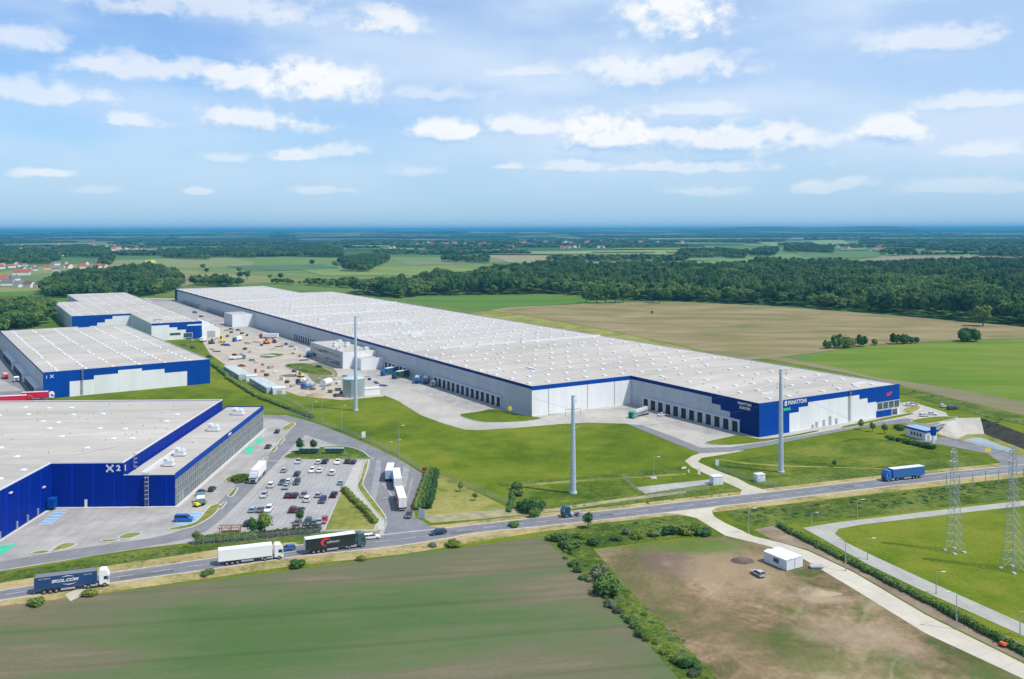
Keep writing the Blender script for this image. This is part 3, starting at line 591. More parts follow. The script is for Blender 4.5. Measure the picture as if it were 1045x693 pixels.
# basin
def basin():
    root=None
    c=sum(BAS,Vector())/len(BAS); inn=[c+(p-c)*.62 for p in BAS]; inn[0]=c+(BAS[0]-c)*.55
    n=len(BAS)
    def seg(ids,m,nm):
        mb=MB()
        for i in ids:
            j=(i+1)%n; a,b,d,e=BAS[i],BAS[j],inn[j],inn[i]
            mb.add([(a.x,a.y,.05),(b.x,b.y,.05),(d.x,d.y,-4.2),(e.x,e.y,-4.2)],[(3,2,1,0)])
        o=mb.build(nm,m); o['kind']='structure'
    seg([0,1],M_conc,'basin_slope'); seg([2,3],mat('dark_bank',(.055,.05,.03),.9,var=.5,vscale=.3),'basin_bank'); seg([4,5,6,7],M_lawn2,'basin_bank')
    sheet('basin_floor',[(p.x,p.y) for p in inn],-4.2,M_ygrass,world=True)
    w=[c+(p-c)*.42+Vector((-2,-1,0)) for p in BAS]; sheet('pond',[(p.x,p.y) for p in w],-4.1,M_water,world=True,sm=True)
basin()

def swell():
    ys=[8000+350*i for i in range(46)]; xs=[-16000+400*i for i in range(81)]; mb=MB()
    vs=[(x,y,rise(x,y)+.4) for y in ys for x in xs]; n=len(xs)
    mb.add(vs,[(j*n+i,j*n+i+1,(j+1)*n+i+1,(j+1)*n+i) for j in range(len(ys)-1) for i in range(n-1)]); o=mb.build('far_terrain',M_ground,smooth=True); o['kind']='structure'
swell()
# ------------------------------------------------------------ hills on the horizon
def hills():
    mb=MB(); Y0=18300
    prof=[(650,0),(705,.0),(730,.9),(765,2.9),(795,2.9),(825,1.5),(850,2.0),(880,3.1),(910,2.9),(935,1.0),(985,.5),(1060,.3),(1200,.2),(1300,0)]
    P=smooth_pts([Vector((u,h,0)) for u,h in prof],False,6); n=len(P); rows=[]
    for dy,k in ((-900,0),(-400,.55),(0,1),(500,.6),(1100,0)):
        rows.append([((p.x-CX)/F*Y0,Y0+dy,1+(CAMH+max(0,p.y)*Y0/F*.9-CAMH*(0 if p.y>0 else 1)+3*noise.noise(Vector((p.x*.05,dy*.001,1))))*k*min(1,p.y*.8+.05)) for p in P])
    vs=[q for r in rows for q in r]; fs=[(r*n+i,r*n+i+1,(r+1)*n+i+1,(r+1)*n+i) for r in range(4) for i in range(n-1)]
    mb.add(vs,fs); o=mb.build('hills',M_hill,smooth=True); o['kind']='structure'
hills()

# ------------------------------------------------------------ warehouses
def sgn_text(s,size,m,parent,loc,rot,name='lettering',depth=.04,shear=0,sx=1,bold=.0):
    c=bpy.data.curves.new(name,'FONT'); c.body=s; c.size=size; c.extrude=depth; c.shear=shear; c.offset=bold; c.align_x='CENTER'; c.align_y='CENTER'
    t=bpy.data.objects.new(name+'_tmp',c); COL.objects.link(t); dg=bpy.context.evaluated_depsgraph_get(); me=bpy.data.meshes.new_from_object(t.evaluated_get(dg)); bpy.data.objects.remove(t)
    me.materials.clear(); me.materials.append(m); o=bpy.data.objects.new(name,me); COL.objects.link(o); o.parent=parent; o.location=loc; o.rotation_euler=rot; o.scale=(sx,1,1); return o
class Bld:
    def __init__(s,name,label,cat,vp,b0,a0,group=None):
        s.e1,s.e2,s.th=frame(vp); s.b0,s.a0=b0,a0
        w=s.e2*b0+s.e1*a0; s.root=empty(name,(w.x,w.y,0),s.th,label,cat,group)
    def mb(s): m=MB(); m.off=(s.b0,s.a0,0); return m
    def part(s,mb,name,mats,parent=None,**k): return mb.build(name,mats,parent or s.root,**k)
    def shell(s,poly,h,wm,roofz=.35,rm=None,name='wall',rname='roof',z0=0):
        P=[Vector((p[0],p[1],0)) for p in poly]; w=s.mb(); strip(w,P,0,.35,z0,h,True); s.part(w,name,wm)
        r=s.mb(); r.prism([p for p in poly],h-roofz-.3,h-roofz,top=True); 
        # inset roof slab slightly so that it stays inside the wall faces
        r=s.mb(); n=len(poly); ins=[]
        for i in range(n):
            p=P[i];a=P[i-1];b=P[(i+1)%n]; d1=(p-a).normalized(); d2=(b-p).normalized(); n1=Vector((-d1.y,d1.x,0)); n2=Vector((-d2.y,d2.x,0)); q=p+(n1+n2)*.33; ins.append((q.x,q.y))
        r.prism(ins,h-roofz-.3,h-roofz); return s.part(r,rname,rm or M_roof)
# plates on a wall; axis 'a': wall at constant a facing -a ; 'bl': constant b facing -b ; 'br': constant b facing +b
def plate(mb,ax,val,s0,s1,z0,z1,t=.07,m=0,gap=0.0):
    if ax=='a': mb.box(s0,s1,val-gap-t,val-gap,z0,z1,m)
    elif ax=='bl': mb.box(val-gap-t,val-gap,s0,s1,z0,z1,m)
    else: mb.box(val+gap,val+gap+t,s0,s1,z0,z1,m)
def ccw(p): return p if sum(p[i][0]*p[(i+1)%len(p)][1]-p[(i+1)%len(p)][0]*p[i][1] for i in range(len(p)))>0 else p[::-1]

A=Bld('logistics_warehouse','very long flat-roofed warehouse with dock doors and stepped blue and white front','warehouse',-37,278,265.5)
AP=ccw([(278,265.5),(368,265.5),(368,1015),(331,1015),(331,1165),(221,1165),(221,349),(278,349)])
def ex_roofA(t,P,O):
    c=ex_roof((.445,.41,.365),16.7,0)(t,P,O); sp=t.new('ShaderNodeSeparateXYZ'); t.link(O,sp.inputs[0])
    v=t.new('ShaderNodeVectorMath',operation='SCALE'); t.link(c,v.inputs[0]); k=t.m('ADD',t.mapr(sp.outputs[1],227.4,227.6,1.0,1.04),t.mapr(sp.outputs[1],311.4,311.6,0,.05)); t.link(k,v.inputs['Scale'])
    return t.mix(t.mapr(sp.outputs[1],227.4,227.6,0,.35),v.outputs[0],(.44,.43,.415))
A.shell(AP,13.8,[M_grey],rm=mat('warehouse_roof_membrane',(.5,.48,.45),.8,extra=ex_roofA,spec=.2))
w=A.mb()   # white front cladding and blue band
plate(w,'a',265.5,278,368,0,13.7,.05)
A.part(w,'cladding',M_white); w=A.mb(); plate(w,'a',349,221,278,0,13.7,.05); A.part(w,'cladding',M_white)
c=A.mb(); plate(c,'a',349-.05,220.9,277.9,12.0,13.95,.06); A.part(c,'blue_band',M_blue); c=A.mb(); plate(c,'a',265.45,277.9,368.1,11.6,13.95,.06)
for s0,s1,z0 in ((277.9,295.5,0),(295.5,301.2,8.1),(301.2,306.9,10)): plate(c,'a',265.45,s0,s1,z0,11.6,.06)
for s0,s1,z0 in ((340,345.6,9.6),(345.6,351.4,7.4),(351.4,368.1,6.9)): plate(c,'a',265.45,s0,s1,z0,11.6,.06)
plate(c,'a',265.45,351.4,362,0,3.0,.06)
A.part(c,'blue_cladding',M_blue)
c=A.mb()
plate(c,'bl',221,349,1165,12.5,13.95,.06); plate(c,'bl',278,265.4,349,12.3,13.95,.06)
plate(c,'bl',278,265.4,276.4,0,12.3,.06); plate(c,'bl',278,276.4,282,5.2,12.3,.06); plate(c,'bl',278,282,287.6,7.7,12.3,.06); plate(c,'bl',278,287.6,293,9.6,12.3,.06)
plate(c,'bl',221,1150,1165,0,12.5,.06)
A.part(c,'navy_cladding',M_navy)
# dock doors
dockspots=[]
def dock(ax,val,s,z0=0.0,h=4.5,wd=3.4):
    f=A.mb(); 
    plate(f,ax,val,s-2.5,s-wd/2,z0,z0+h+.45,.5,0,.05); plate(f,ax,val,s+wd/2,s+2.5,z0,z0+h+.45,.5,0,.05); plate(f,ax,val,s-wd/2,s+wd/2,z0+h,z0+h+.45,.5,0,.05)
    o=A.part(f,'dock_frame',M_trim)
    d=A.mb(); plate(d,ax,val,s-wd/2+.01,s+wd/2-.01,z0+.9,z0+h-.01,.22,0,.06); plate(d,ax,val,s-wd/2+.3,s+wd/2-.3,z0+.05,z0+.88,.75,0,.06); A.part(d,'dock_door',M_door,o)
for i in range(14): dock('bl',221,378.5+i*5.25)
for i in range(12): dock('bl',278,278.8+i*5.3)
for i in range(9): dock('bl',221,487+i*5.5)
for i in range(9): dock('bl',221,650+i*5.4)
for i in range(6): dock('bl',221,852+i*5.8)
for i in range(12): dock('bl',221,920+i*6.2)
for i in range(14): dock('bl',221,1030+i*6.2)
f=A.mb()
for (s0,s1) in ((375.5,450),(484,534),(646,697),(849,884),(916,992),(1026,1114)): plate(f,'bl',221,s0,s1,5.1,5.35,1.3,0,.05)
plate(f,'bl',278,276,340,5.1,5.35,.8,0,.05); A.part(f,'dock_canopy',M_trim)
# plinth
f=A.mb(); plate(f,'bl',221,349,1165,0,.45,.12,0,.0); plate(f,'a',349-.05,221,278,0,.4,.1); plate(f,'a',265.45,295.6,351.3,0,.4,.1); A.part(f,'plinth',M_trim)
# windows at the office corner
for k in range(4):
    f=A.mb(); s=352.2+k*3.95; plate(f,'a',265.39,s,s+3.5,3.5,6.8,.12,0); fo=A.part(f,'window_frame',M_trim)
    g=A.mb(); plate(g,'a',265.27,s+.15,s+1.7,3.65,6.65,.02,0); plate(g,'a',265.27,s+1.8,s+3.35,3.65,6.65,.02,0); A.part(g,'pane',M_glass,fo)
f=A.mb(); plate(f,'a',265.39,362.3,366.3,0,3.1,.12); fo=A.part(f,'entrance',M_trim); g=A.mb(); plate(g,'a',265.27,362.5,366.1,.2,2.9,.02); A.part(g,'pane',M_glass,fo)
for s,h in ((309,1.9),(311.5,3.2),(316,3.6),(320,5.0),(324,3.2)):
    f=A.mb(); plate(f,'a',265.45,s,s+1.4,.35,.35+h*.75,.15); A.part(f,'door',M_steelg)
# ladder
def ladder(B,ax,val,s,h,wd=.7,z0=.4):
    f=B.mb()
    for q in (s-wd/2,s+wd/2): plate(f,ax,val,q-.06,q+.06,z0,h+1.1,.1,0,.3)
    z=z0+.3
    while z<h: plate(f,ax,val,s-wd/2,s+wd/2,z,z+.05,.06,0,.32); z+=.4
    z=2.6
    while z<h+1: plate(f,ax,val,s-wd/2-.1,s+wd/2+.1,z,z+.08,.75,0,.42); z+=1.3
    B.part(f,'ladder',M_metal)
ladder(A,'a',265.45,333.5,13.8)
for s in (230,252,268): 
    f=A.mb(); plate(f,'a',348.9,s,s+.15,.4,12,.12); A.part(f,'downpipe',M_metal)
# lettering
sx,sy=A.b0,A.a0
sgn_text('PANATTONI',2.3,M_sky_l,A.root,(300.2-sx,265.3-sy,12.4),(PI/2,0,0),sx=.86,bold=.05)
f=A.mb(); f.add([(292.6,265.3,11.4),(294.0,265.3,11.4),(294.0,265.3,13.2),(293.3,265.3,13.7),(292.6,265.3,13.0)],[(0,1,2,3,4)]); A.part(f,'emblem',M_sky_l)
f=A.mb(); plate(f,'a',265.3,291.8,296,9.4,10.5,.08); A.part(f,'green_sign',mat('sign_green',(.04,.45,.2),.5))
f=A.mb(); plate(f,'a',265.3,358.5,361.2,9.2,10.5,.08); plate(f,'a',265.3,360.8,362.2,10.1,11.0,.09); A.part(f,'red_sign',mat('sign_red',(.7,.03,.06),.5))
sgn_text('PANATTONI',1.5,M_sky_l,A.root,(277.85-sx,273.6-sy,12.3),(PI/2,0,-PI/2),sx=.9,bold=.05)
sgn_text('EUROPE',1.5,M_sky_l,A.root,(277.85-sx,273.4-sy,10.6),(PI/2,0,-PI/2),sx=1.1,bold=.05)
# roof skylights: bays of the grid; the nearest hundred one by one, the rest as one part
def skylight_mesh(mb,x,y,z,w=1.7,l=2.5):
    mb.box(x-w/2,x+w/2,y-l/2,y+l/2,z,z+.3,0); mb.box(x-w/2+.06,x+w/2-.06,y-l/2+.06,y+l/2-.06,z+.31,z+.5,1,.25)
grid=[]
aa=[272.8]; st=[17.2,13.5,19,17.8,17.3,17.2,13.9,16,17.4,16.2]; i=0
while aa[-1]<1150: aa.append(aa[-1]+st[i%10]); i+=1
random.seed(3)
for a in aa:
    for k in range(13):
        b=224.3+11.12*k+ (1.0 if k==0 else 0)
        if b>366 or (a<352 and b<281) or (a>1012 and b>328): continue
        if a<269 or random.random()<.1: continue
        grid.append((b+random.uniform(-.4,.4),a+random.uniform(-.6,.6)))
grid.sort(key=lambda q:q[1]-.15*q[0])
first=None; rest=A.mb()
for i,(b,a) in enumerate(grid):
    if i<96:
        if first is None:
            s_=MB(); skylight_mesh(s_,0,0,0); first=s_.build('skylight',[M_trim,M_sky_l],A.root); o=first
        else:
            o=first.copy(); COL.objects.link(o); o.parent=A.root
        o.location=(b-sx,a-sy,13.45)
    else: skylight_mesh(rest,b,a,13.45)
o=A.part(rest,'skylights',[M_trim,M_sky_l]); o['kind']='stuff'
# fire-wall ridges and small vents
f=A.mb()
for a,b0,b1 in ((493,246,268),(493,272,300),(493,304,366.5),(577,258,276),(577,222.5,250),(660,240,300),(745,224,330),(828,260,366.5),(930,224,300)): f.box(b0,b1,a-.5,a+.5,13.44,14.35)
for b0,b1,a in ((349,358,276.5),(300,314,292)): f.box(b0,b1,a-.6,a+.6,13.44,14.1) if b0>320 else None
A.part(f,'fire_wall_ridge',M_trim)
vt=A.mb()
for i in range(260):
    b=random.uniform(224,364);a=random.uniform(270,1000)
    if a<352 and b<282: continue
    vt.cyl(b,a,13.45,14.0+random.random()*.3,.22,n=6)
o=A.part(vt,'vent_pipes',M_steelg); o['kind']='stuff'
f=A.mb()
for b,a,w,l,h in ((300,282,7,.5,.5),(250,395,1.5,9,.6),(262,560,9,2,1.4),(290,640,8,2,1.4),(245,700,6,2,1.2),(310,760,9,2,1.3)): f.box(b-w/2,b+w/2,a-l/2,a+l/2,13.44,13.45+h)
A.part(f,'roof_duct',M_trim)

# office annexes on the long side (white end walls, grey flank)
def annex(b0,b1,a0,a1,h,label,gl=False,name='dock_office'):
    X=Bld(name,label,'office',-37,b0,a0); X.shell(ccw([(b0,a0),(b1,a0),(b1,a1),(b0,a1)]),h,[M_grey])
    w=X.mb(); plate(w,'a',a0,b0,b1,0,h-.1,.06); X.part(w,'cladding',M_white)
    if gl:
        for k in range(5):
            s=a0+4+k*(a1-a0-8)/5
            for z0,z1 in ((1.0,4.2),(5.6,8.2)):
                w=X.mb(); plate(w,'bl',b0,s,s+(a1-a0-8)/5-.6,z0,z1,.12); fo=X.part(w,'window_frame',M_trim); w=X.mb(); plate(w,'bl',b0-.12,s+.2,s+(a1-a0-8)/5-.8,z0+.2,z1-.2,.02); X.part(w,'pane',M_glass,fo)
        w=X.mb()
        for i in range(9): bb=random.uniform(b0+2,b1-3);a_=random.uniform(a0+3,a1-3); w.box(bb-1.3,bb+1.3,a_-1.6,a_+1.6,h-.36,h+1.1)
        X.part(w,'rooftop_unit',M_trim)
    return X
annex(202,220.9,811,840,11,'small grey office block with white end wall jutting from the far warehouse flank')
annex(199,220.9,531,592,10.2,'white office annex with rooftop units and glazed flank behind the steel tank',True)
X=Bld('stair_block','low white entrance block beside the glazed office annex','annex',-37,206,519); X.shell(ccw([(206,519),(220.9,519),(220.9,530.9),(206,530.9)]),7,[M_white])

# middle warehouse
B=Bld('warehouse','mid-sized warehouse with pale stepped panel on its blue front, behind the nearest hall','warehouse',-105,61,513)
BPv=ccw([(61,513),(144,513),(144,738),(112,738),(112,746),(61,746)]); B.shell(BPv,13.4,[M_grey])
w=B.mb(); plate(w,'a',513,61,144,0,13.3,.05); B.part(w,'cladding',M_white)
c=B.mb()
for s0,s1,z0 in ((60.9,73.1,0),(73.1,84.6,7.9),(84.6,96.3,9.9),(96.3,108.2,11.6),(108.2,119.8,10.3),(119.8,131.7,8.0),(131.7,144.1,0)): plate(c,'a',512.95,s0,s1,z0,13.55,.06)
B.part(c,'blue_cladding',M_blue)
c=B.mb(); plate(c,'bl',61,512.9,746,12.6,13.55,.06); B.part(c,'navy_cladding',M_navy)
ladder(B,'a',512.89,79,13.4)
for i in range(7):
    for a0_ in (523,585,650):
        pass
for a0_,a1_ in ((520,566),(576,620),(632,690)):
    f=B.mb(); plate(f,'bl',61,a0_,a1_,0,5.0,3.0,0,.02); dk=B.part(f,'dock_house',M_trim)
    k=a0_+3
    while k<a1_-3:
        f=B.mb(); plate(f,'bl',58-.03,k,k+3.6,.6,4.5,.15); B.part(f,'dock_door',M_door,dk); k+=5.4
def skyrows(X,poly,z,da,db,a0,b0,nmax,inset=3,jit=.4,skip=.1,sz=(1.6,2.4)):
    xs=[p[0] for p in poly];ys=[p[1] for p in poly]; from_=[]
    def inside(x,y):
        c=False;n=len(poly);j=n-1
        for i in range(n):
            xi,yi=poly[i];xj,yj=poly[j]
            if (yi>y)!=(yj>y) and x<(xj-xi)*(y-yi)/(yj-yi)+xi: c=not c
            j=i
        return c
    a=a0
    while a<max(ys):
        b=b0
        while b<max(xs):
            if all(inside(b+dx,a+dy) for dx in (-inset,inset) for dy in (-inset,inset)) and random.random()>skip: from_.append((b+random.uniform(-jit,jit),a+random.uniform(-jit,jit)))
            b+=db
        a+=da
    from_.sort(key=lambda q:q[1]); first=None; rest=X.mb(); nr=0
    for i,(b,a) in enumerate(from_):
        if i<nmax:
            if first is None:
                s_=MB(); skylight_mesh(s_,0,0,0,*sz); first=s_.build('skylight',[M_trim,M_sky_l],X.root); o=first
            else: o=first.copy(); COL.objects.link(o); o.parent=X.root
            o.location=(b-X.b0,a-X.a0,z)
        else: skylight_mesh(rest,b,a,z,*sz); nr+=1
    if nr: o=X.part(rest,'skylights',[M_trim,M_sky_l]); o['kind']='stuff'
skyrows(B,BPv,13.05,9.5,13.2,518,68,98)
# emblem and number on the middle warehouse
def xlogo(X,ax,bc,ac,zc,s):
    f=X.mb()
    for dx,dz in ((-1,-1),(-1,1),(1,-1),(1,1)): plate(f,'a',ac,bc+dx*s-.32*s,bc+dx*s+.32*s,zc+dz*s-.32*s,zc+dz*s+.32*s,.06)
    for dx,dz in ((-.5,-.45),(-.5,.45),(.5,-.45),(.5,.45)): plate(f,'a',ac,bc+dx*s-.3*s,bc+dx*s+.3*s,zc+dz*s-.3*s,zc+dz*s+.3*s,.05)
    plate(f,'a',ac,bc-.45*s,bc+.45*s,zc-.35*s,zc+.35*s,.045); X.part(f,'emblem',M_sky_l)
xlogo(B,'a',64.9,512.88,11.2,.62); sgn_text('1',1.8,M_sky_l,B.root,(62.5-61,512.85-513,11.0),(PI/2,0,0),bold=.06)

# far-left warehouse
Cb=Bld('warehouse','L-shaped farthest-left warehouse with white roof and stepped blue and white ends','warehouse',-37,123.5,742)
CP=ccw([(77.5,843),(123.5,843),(123.5,742),(161,742),(161,1138),(100,1138),(100,1018),(77.5,1018)])
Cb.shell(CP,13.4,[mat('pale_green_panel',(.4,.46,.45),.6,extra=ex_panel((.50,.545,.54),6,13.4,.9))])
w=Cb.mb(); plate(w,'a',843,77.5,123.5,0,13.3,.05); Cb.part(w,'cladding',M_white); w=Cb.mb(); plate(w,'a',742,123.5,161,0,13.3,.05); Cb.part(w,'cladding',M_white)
c=Cb.mb()
for s0,s1,z0 in ((77.4,91,0),(91,97,4.5),(97,103,7),(103,109,9.6),(109,123.4,12)): plate(c,'a',842.95,s0,s1,z0,13.55,.06)
Cb.part(c,'blue_cladding',M_blue); c=Cb.mb()
for s0,s1,z0 in ((123.6,136.5,11.9),(136.5,142.5,9.8),(142.5,149,7.6),(149,161.1,0)): plate(c,'a',741.95,s0,s1,z0,13.55,.06)
Cb.part(c,'blue_cladding',M_blue)
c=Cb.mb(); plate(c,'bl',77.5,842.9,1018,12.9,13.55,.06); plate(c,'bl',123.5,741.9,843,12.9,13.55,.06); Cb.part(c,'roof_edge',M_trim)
c=Cb.mb(); plate(c,'a',741.89,150,160.9,10.3,11.3,.08); Cb.part(c,'white_stripe',M_white)
f=Cb.mb(); plate(f,'a',741.89,147,154,1,5,.15); fo=Cb.part(f,'window_frame',M_trim); f=Cb.mb(); plate(f,'a',741.74,147.3,153.7,1.3,4.7,.02); Cb.part(f,'pane',M_glass,fo)
f=Cb.mb(); plate(f,'a',741.93,137,145,3.6,5.4,.1); Cb.part(f,'window_strip',M_glass)
skyrows(Cb,CP,13.05,16,12,750,84,96,skip=.15)
f=Cb.mb(); f.box(130,136,768,771,13.04,14.5); Cb.part(f,'rooftop_unit',M_steelg)
T=Bld('storage_tent','white tarpaulin storage hall beside the far-left warehouse','tent',-37,162,745)
f=T.mb(); pr=[(0,0),(0,6.5),(7,11),(14,6.5),(14,0)]; vs=[(162+x,745,z) for x,z in pr]+[(162+x,790,z) for x,z in pr]; f.add(vs,[(4,3,2,1,0),(5,6,7,8,9)]+[(i,(i+1),5+i+1,5+i) for i in range(4)]); T.part(f,'tarpaulin',mat('white_tarp',(.72,.72,.71),.7))
f=T.mb(); f.box(166,172,744.8,744.98,0,5); T.part(f,'doorway',M_steelg)

# nearest warehouse (hall) with lower glazed office wing
D=Bld('warehouse','nearest deep blue warehouse at the left edge with white crossed emblem and the number 2','warehouse',500,-135.1,282.5)
DP=ccw([(-135.1,282.5),(-113,282.5),(-113,386),(-262,386),(-262,190),(-135.1,190)])
D.shell(DP,13.7,[mat('deep_blue_panel',(.005,.04,.35),.55,extra=ex_panel((.001,.020,.235),6.4,13.6,2.6,.06),spec=.06)])
c=D.mb(); P=[Vector((p[0],p[1],0)) for p in DP]; strip(c,P,-.06,.4,13.5,13.85,True); D.part(c,'roof_edge',M_trim)
skyrows(D,DP,13.36,13.5,9.6,196,-256,98,jit=2.0,skip=.38,sz=(1.5,1.9))
vt=D.mb()
for i in range(40):
    b=random.uniform(-200,-116);a=random.uniform(286,380); vt.box(b-.1,b+.1,a-.1,a+.1,13.3,14.0)
for b,a,l in ((-133,293,6),(-128,300,5),(-160,292,5)): vt.tube((b,a,13.45),(b+l*.9,a+l,13.45),.12)
D.part(vt,'roof_vents',M_steelg)
xlogo(D,'a',-117.1,282.44,11.9,.85); sgn_text('2',2.4,M_sky_l,D.root,(-114.5+135.1,-.1,11.9),(PI/2,0,0),bold=.08,sx=1.1)
sgn_text('1',2.4,M_sky_l,D.root,(-112.9+135.1,1.2,11.6),(PI/2,0,PI/2),bold=.12)
ladder(D,'br',-112.95,290,13.7,z0=10.0)
f=D.mb(); plate(f,'a',282.48,-124.8,-124,0,2.4,.1); D.part(f,'door',M_white)
for a in (262,268,274,253,247,241): f=D.mb(); plate(f,'br',-135.1,a,a+.4,0,2.3,.4); D.part(f,'bollard_light',M_metal)
f=D.mb(); f.box(-134.6,-132.6,279,281.6,0.9,3.6); D.part(f,'wall_box',M_blue)
for a,z in ((258,11.3),(277,7.5)):
    f=D.mb(); plate(f,'br',-135.05,a,a+1.3,z,z+.35,.5); D.part(f,'flood_light',M_trim)
E_=Bld('office_wing','lower glazed office wing along the right side of the nearest blue warehouse','office wing',500,-112.9,282.7)
E_.shell(ccw([(-112.9,282.7),(-97.4,282.7),(-97.4,392),(-112.9,392)]),9.8,[MATS['deep_blue_panel']])
f=E_.mb(); plate(f,'br',-97.4,282.6,392.1,8.1,9.95,.1); E_.part(f,'blue_band',M_blue)
f=E_.mb(); plate(f,'br',-97.4,283.0,391.9,.4,8.05,.06); E_.part(f,'glazing',M_glassg)
f=E_.mb(); k=284
while k<391.5: plate(f,'br',-97.4,k,k+.22,.3,8.08,.34); k+=2.05
for z in (2.9,5.6): plate(f,'br',-97.4,283,391.9,z,z+.12,.2)
o=E_.part(f,'mullions',M_steelg)
f=E_.mb()
for a in (286,289,335,346,372): plate(f,'br',-97.4,a,a+1.6,.4,2.8,.12)
E_.part(f,'door',mat('pale_green_glass',(.2,.42,.33),.2,spec=.8))
f=E_.mb(); plate(f,'a',282.68,-113,-97.3,9.7,9.98,.1); E_.part(f,'roof_edge',M_trim)
f=E_.mb(); plate(f,'br',-97.29,340,343.5,8.7,9.5,.06); E_.part(f,'sign',M_sky_l)
ladder(E_,'a',282.65,-105.8,9.8,1.0)
for b,a,s in ((-103.2,294.5,1),(-104.2,308,1.1),(-104.5,346,1.35),(-103.5,376,1.5)):
    f=E_.mb(); f.box(b-1.7*s,b+1.7*s,a-1.3*s,a+1.3*s,9.7,9.9); f.box(b-1.3*s,b+1.3*s,a-s,a+s,9.9,11.4); f.box(b-1.5*s,b-.3*s,a-1.1*s,a+.9*s,11.4,12.1); f.cyl(b+.7*s,a,11.4,11.9,.5*s,n=10); E_.part(f,'rooftop_unit',M_trim,bevel=.06)
f=E_.mb(); f.box(-108.2,-107.2,284,313,9.44,10.2); E_.part(f,'roof_duct',M_trim)
f=E_.mb(); f.box(-106,-105,326,327.2,9.44,10.3); E_.part(f,'roof_vent',M_trim)
# low plinth/pavement strip round the near warehouse
f=MB(); e1,e2,th=frame(500)
def W2(b,a,z,fr=(e1,e2)): q=fr[1]*b+fr[0]*a; return (q.x,q.y,z)
for (b0,b1,a0,a1) in ((-135.0,-97.3,281.2,282.4),(-135,-133.8,200,281.2),(-97.2,-95.6,281.2,392)): f.add([W2(b0,a0,.13),W2(b1,a0,.13),W2(b1,a1,.13),W2(b0,a1,.13)],[(0,1,2,3)])
o=f.build('pavement',M_kerb); o['kind']='structure'

# gatehouse
gp=G(924,444.5); gq=G(944.5,450)
_d=(gq-gp).normalized(); gt=empty('gatehouse',gp,math.atan2(_d.y,_d.x),'low white gatehouse with blue roof edge beside the right-hand entrance road','gatehouse')
L=(gq-gp).length
f=MB(); f.box(0,L,0,6,0,3.3); f.build('wall',M_white,gt); f=MB(); f.box(-.3,L+.3,-.3,6.3,3.32,4.0); f.build('roof',M_blue,gt)
f=MB(); f.box(-.1,L+.1,-.1,6.1,4.01,4.06); f.build('roof_cover',mat('blue_grey_membrane',(.25,.36,.5),.7),gt)
for k in range(4):
    f=MB(); f.box(L*(.25+.15*k),L*(.25+.15*k)+L*.12,-.06,-.005,1.0,2.6); fo=f.build('window_frame',M_trim,gt); f=MB(); f.box(L*(.25+.15*k)+.15,L*(.25+.15*k)+L*.12-.15,-.09,-.065,1.15,2.45); f.build('pane',M_glass,fo)
f=MB(); f.box(L+.005,L+.07,1,2.2,0,2.3); f.build('door',M_steelg,gt)
pt=empty('gate_pillar',G(952.5,452.5),0,'tall blue and white sign pillar next to the gatehouse','pillar'); f=MB(); f.box(-.5,.5,-.5,.5,0,6.5); f.build('post',M_white,pt); f=MB(); f.box(-.9,.9,-.55,.55,3.2,6.6); f.build('panel',M_blue,pt)
# guard rail along the basin
def rail(px,label,h=1.0,m=None,step=4,name='guard_rail',cat='guard rail',mesh=False):
    P=[G(*p) for p in px]; mid=P[0]; rt=empty(name,mid,0,label,cat)
    f=MB(); f.off=tuple(mid)
    hs=(h*.55,h*.95) if not mesh else [h*(.06+.155*i) for i in range(7)]
    for a,b in zip(P,P[1:]):
        for z in hs: f.tube((a.x,a.y,z),(b.x,b.y,z),.05 if not mesh else .02,n=4)
        if mesh:
            d=(b-a); n=int(d.length/.8)
            for i in range(n): q=a+d*(i/n); f.tube((q.x,q.y,.05),(q.x,q.y,h*.98),.012,n=3)
    f.build('rail' if not mesh else 'wire_panel',m or M_metal,rt)
    s=MB(); s.cyl(0,0,0,h+.08,.05,n=6); first=None; cnt=0
    for a,b in zip(P,P[1:]):
        d=(b-a); n=max(1,int(d.length/step))
        for i in range(n):
            if cnt>=98: break
            q=a+d*(i/n)
            if first is None: first=s.build('post',m or M_metal,rt); o=first
            else: o=first.copy(); COL.objects.link(o); o.parent=rt
            o.location=q-mid; cnt+=1
    return rt
rail([(964,446.5),(1003,455.5),(1036,464)],'steel railing between the entrance road and the concrete basin',1.1)
M_green_m=mat('green_wire',(.05,.16,.08),.5)
rail([(262,420.8),(296,422),(345,438.5),(380,452.5),(405,464.5),(431,481.5),(470,494.5),(528,519)],'long wire mesh fence between the truck lane and the big lawn',1.8,M_steelg,3.2,'mesh_fence','fence',True)
rail([(197,556.5),(250,552.5),(328,545.5)],'wire mesh fence below the car park hedge',1.8,M_steelg,2.6,'mesh_fence','fence',True)
rail([(636,489),(650,502),(663,507),(700,503),(724,499)],'wire mesh fence around the small transformer plot',1.8,M_steelg,2.6,'mesh_fence','fence',True)
rail([(733,479),(775,494),(800,501)],'wire mesh fence on the right side of the gravel track',1.6,M_steelg,3,'mesh_fence','fence',True)
rail([(216,372),(230,382),(262,396),(300,412),(320,424)],'wire mesh fence behind the site cabins',1.8,M_steelg,3.2,'mesh_fence','fence',True)

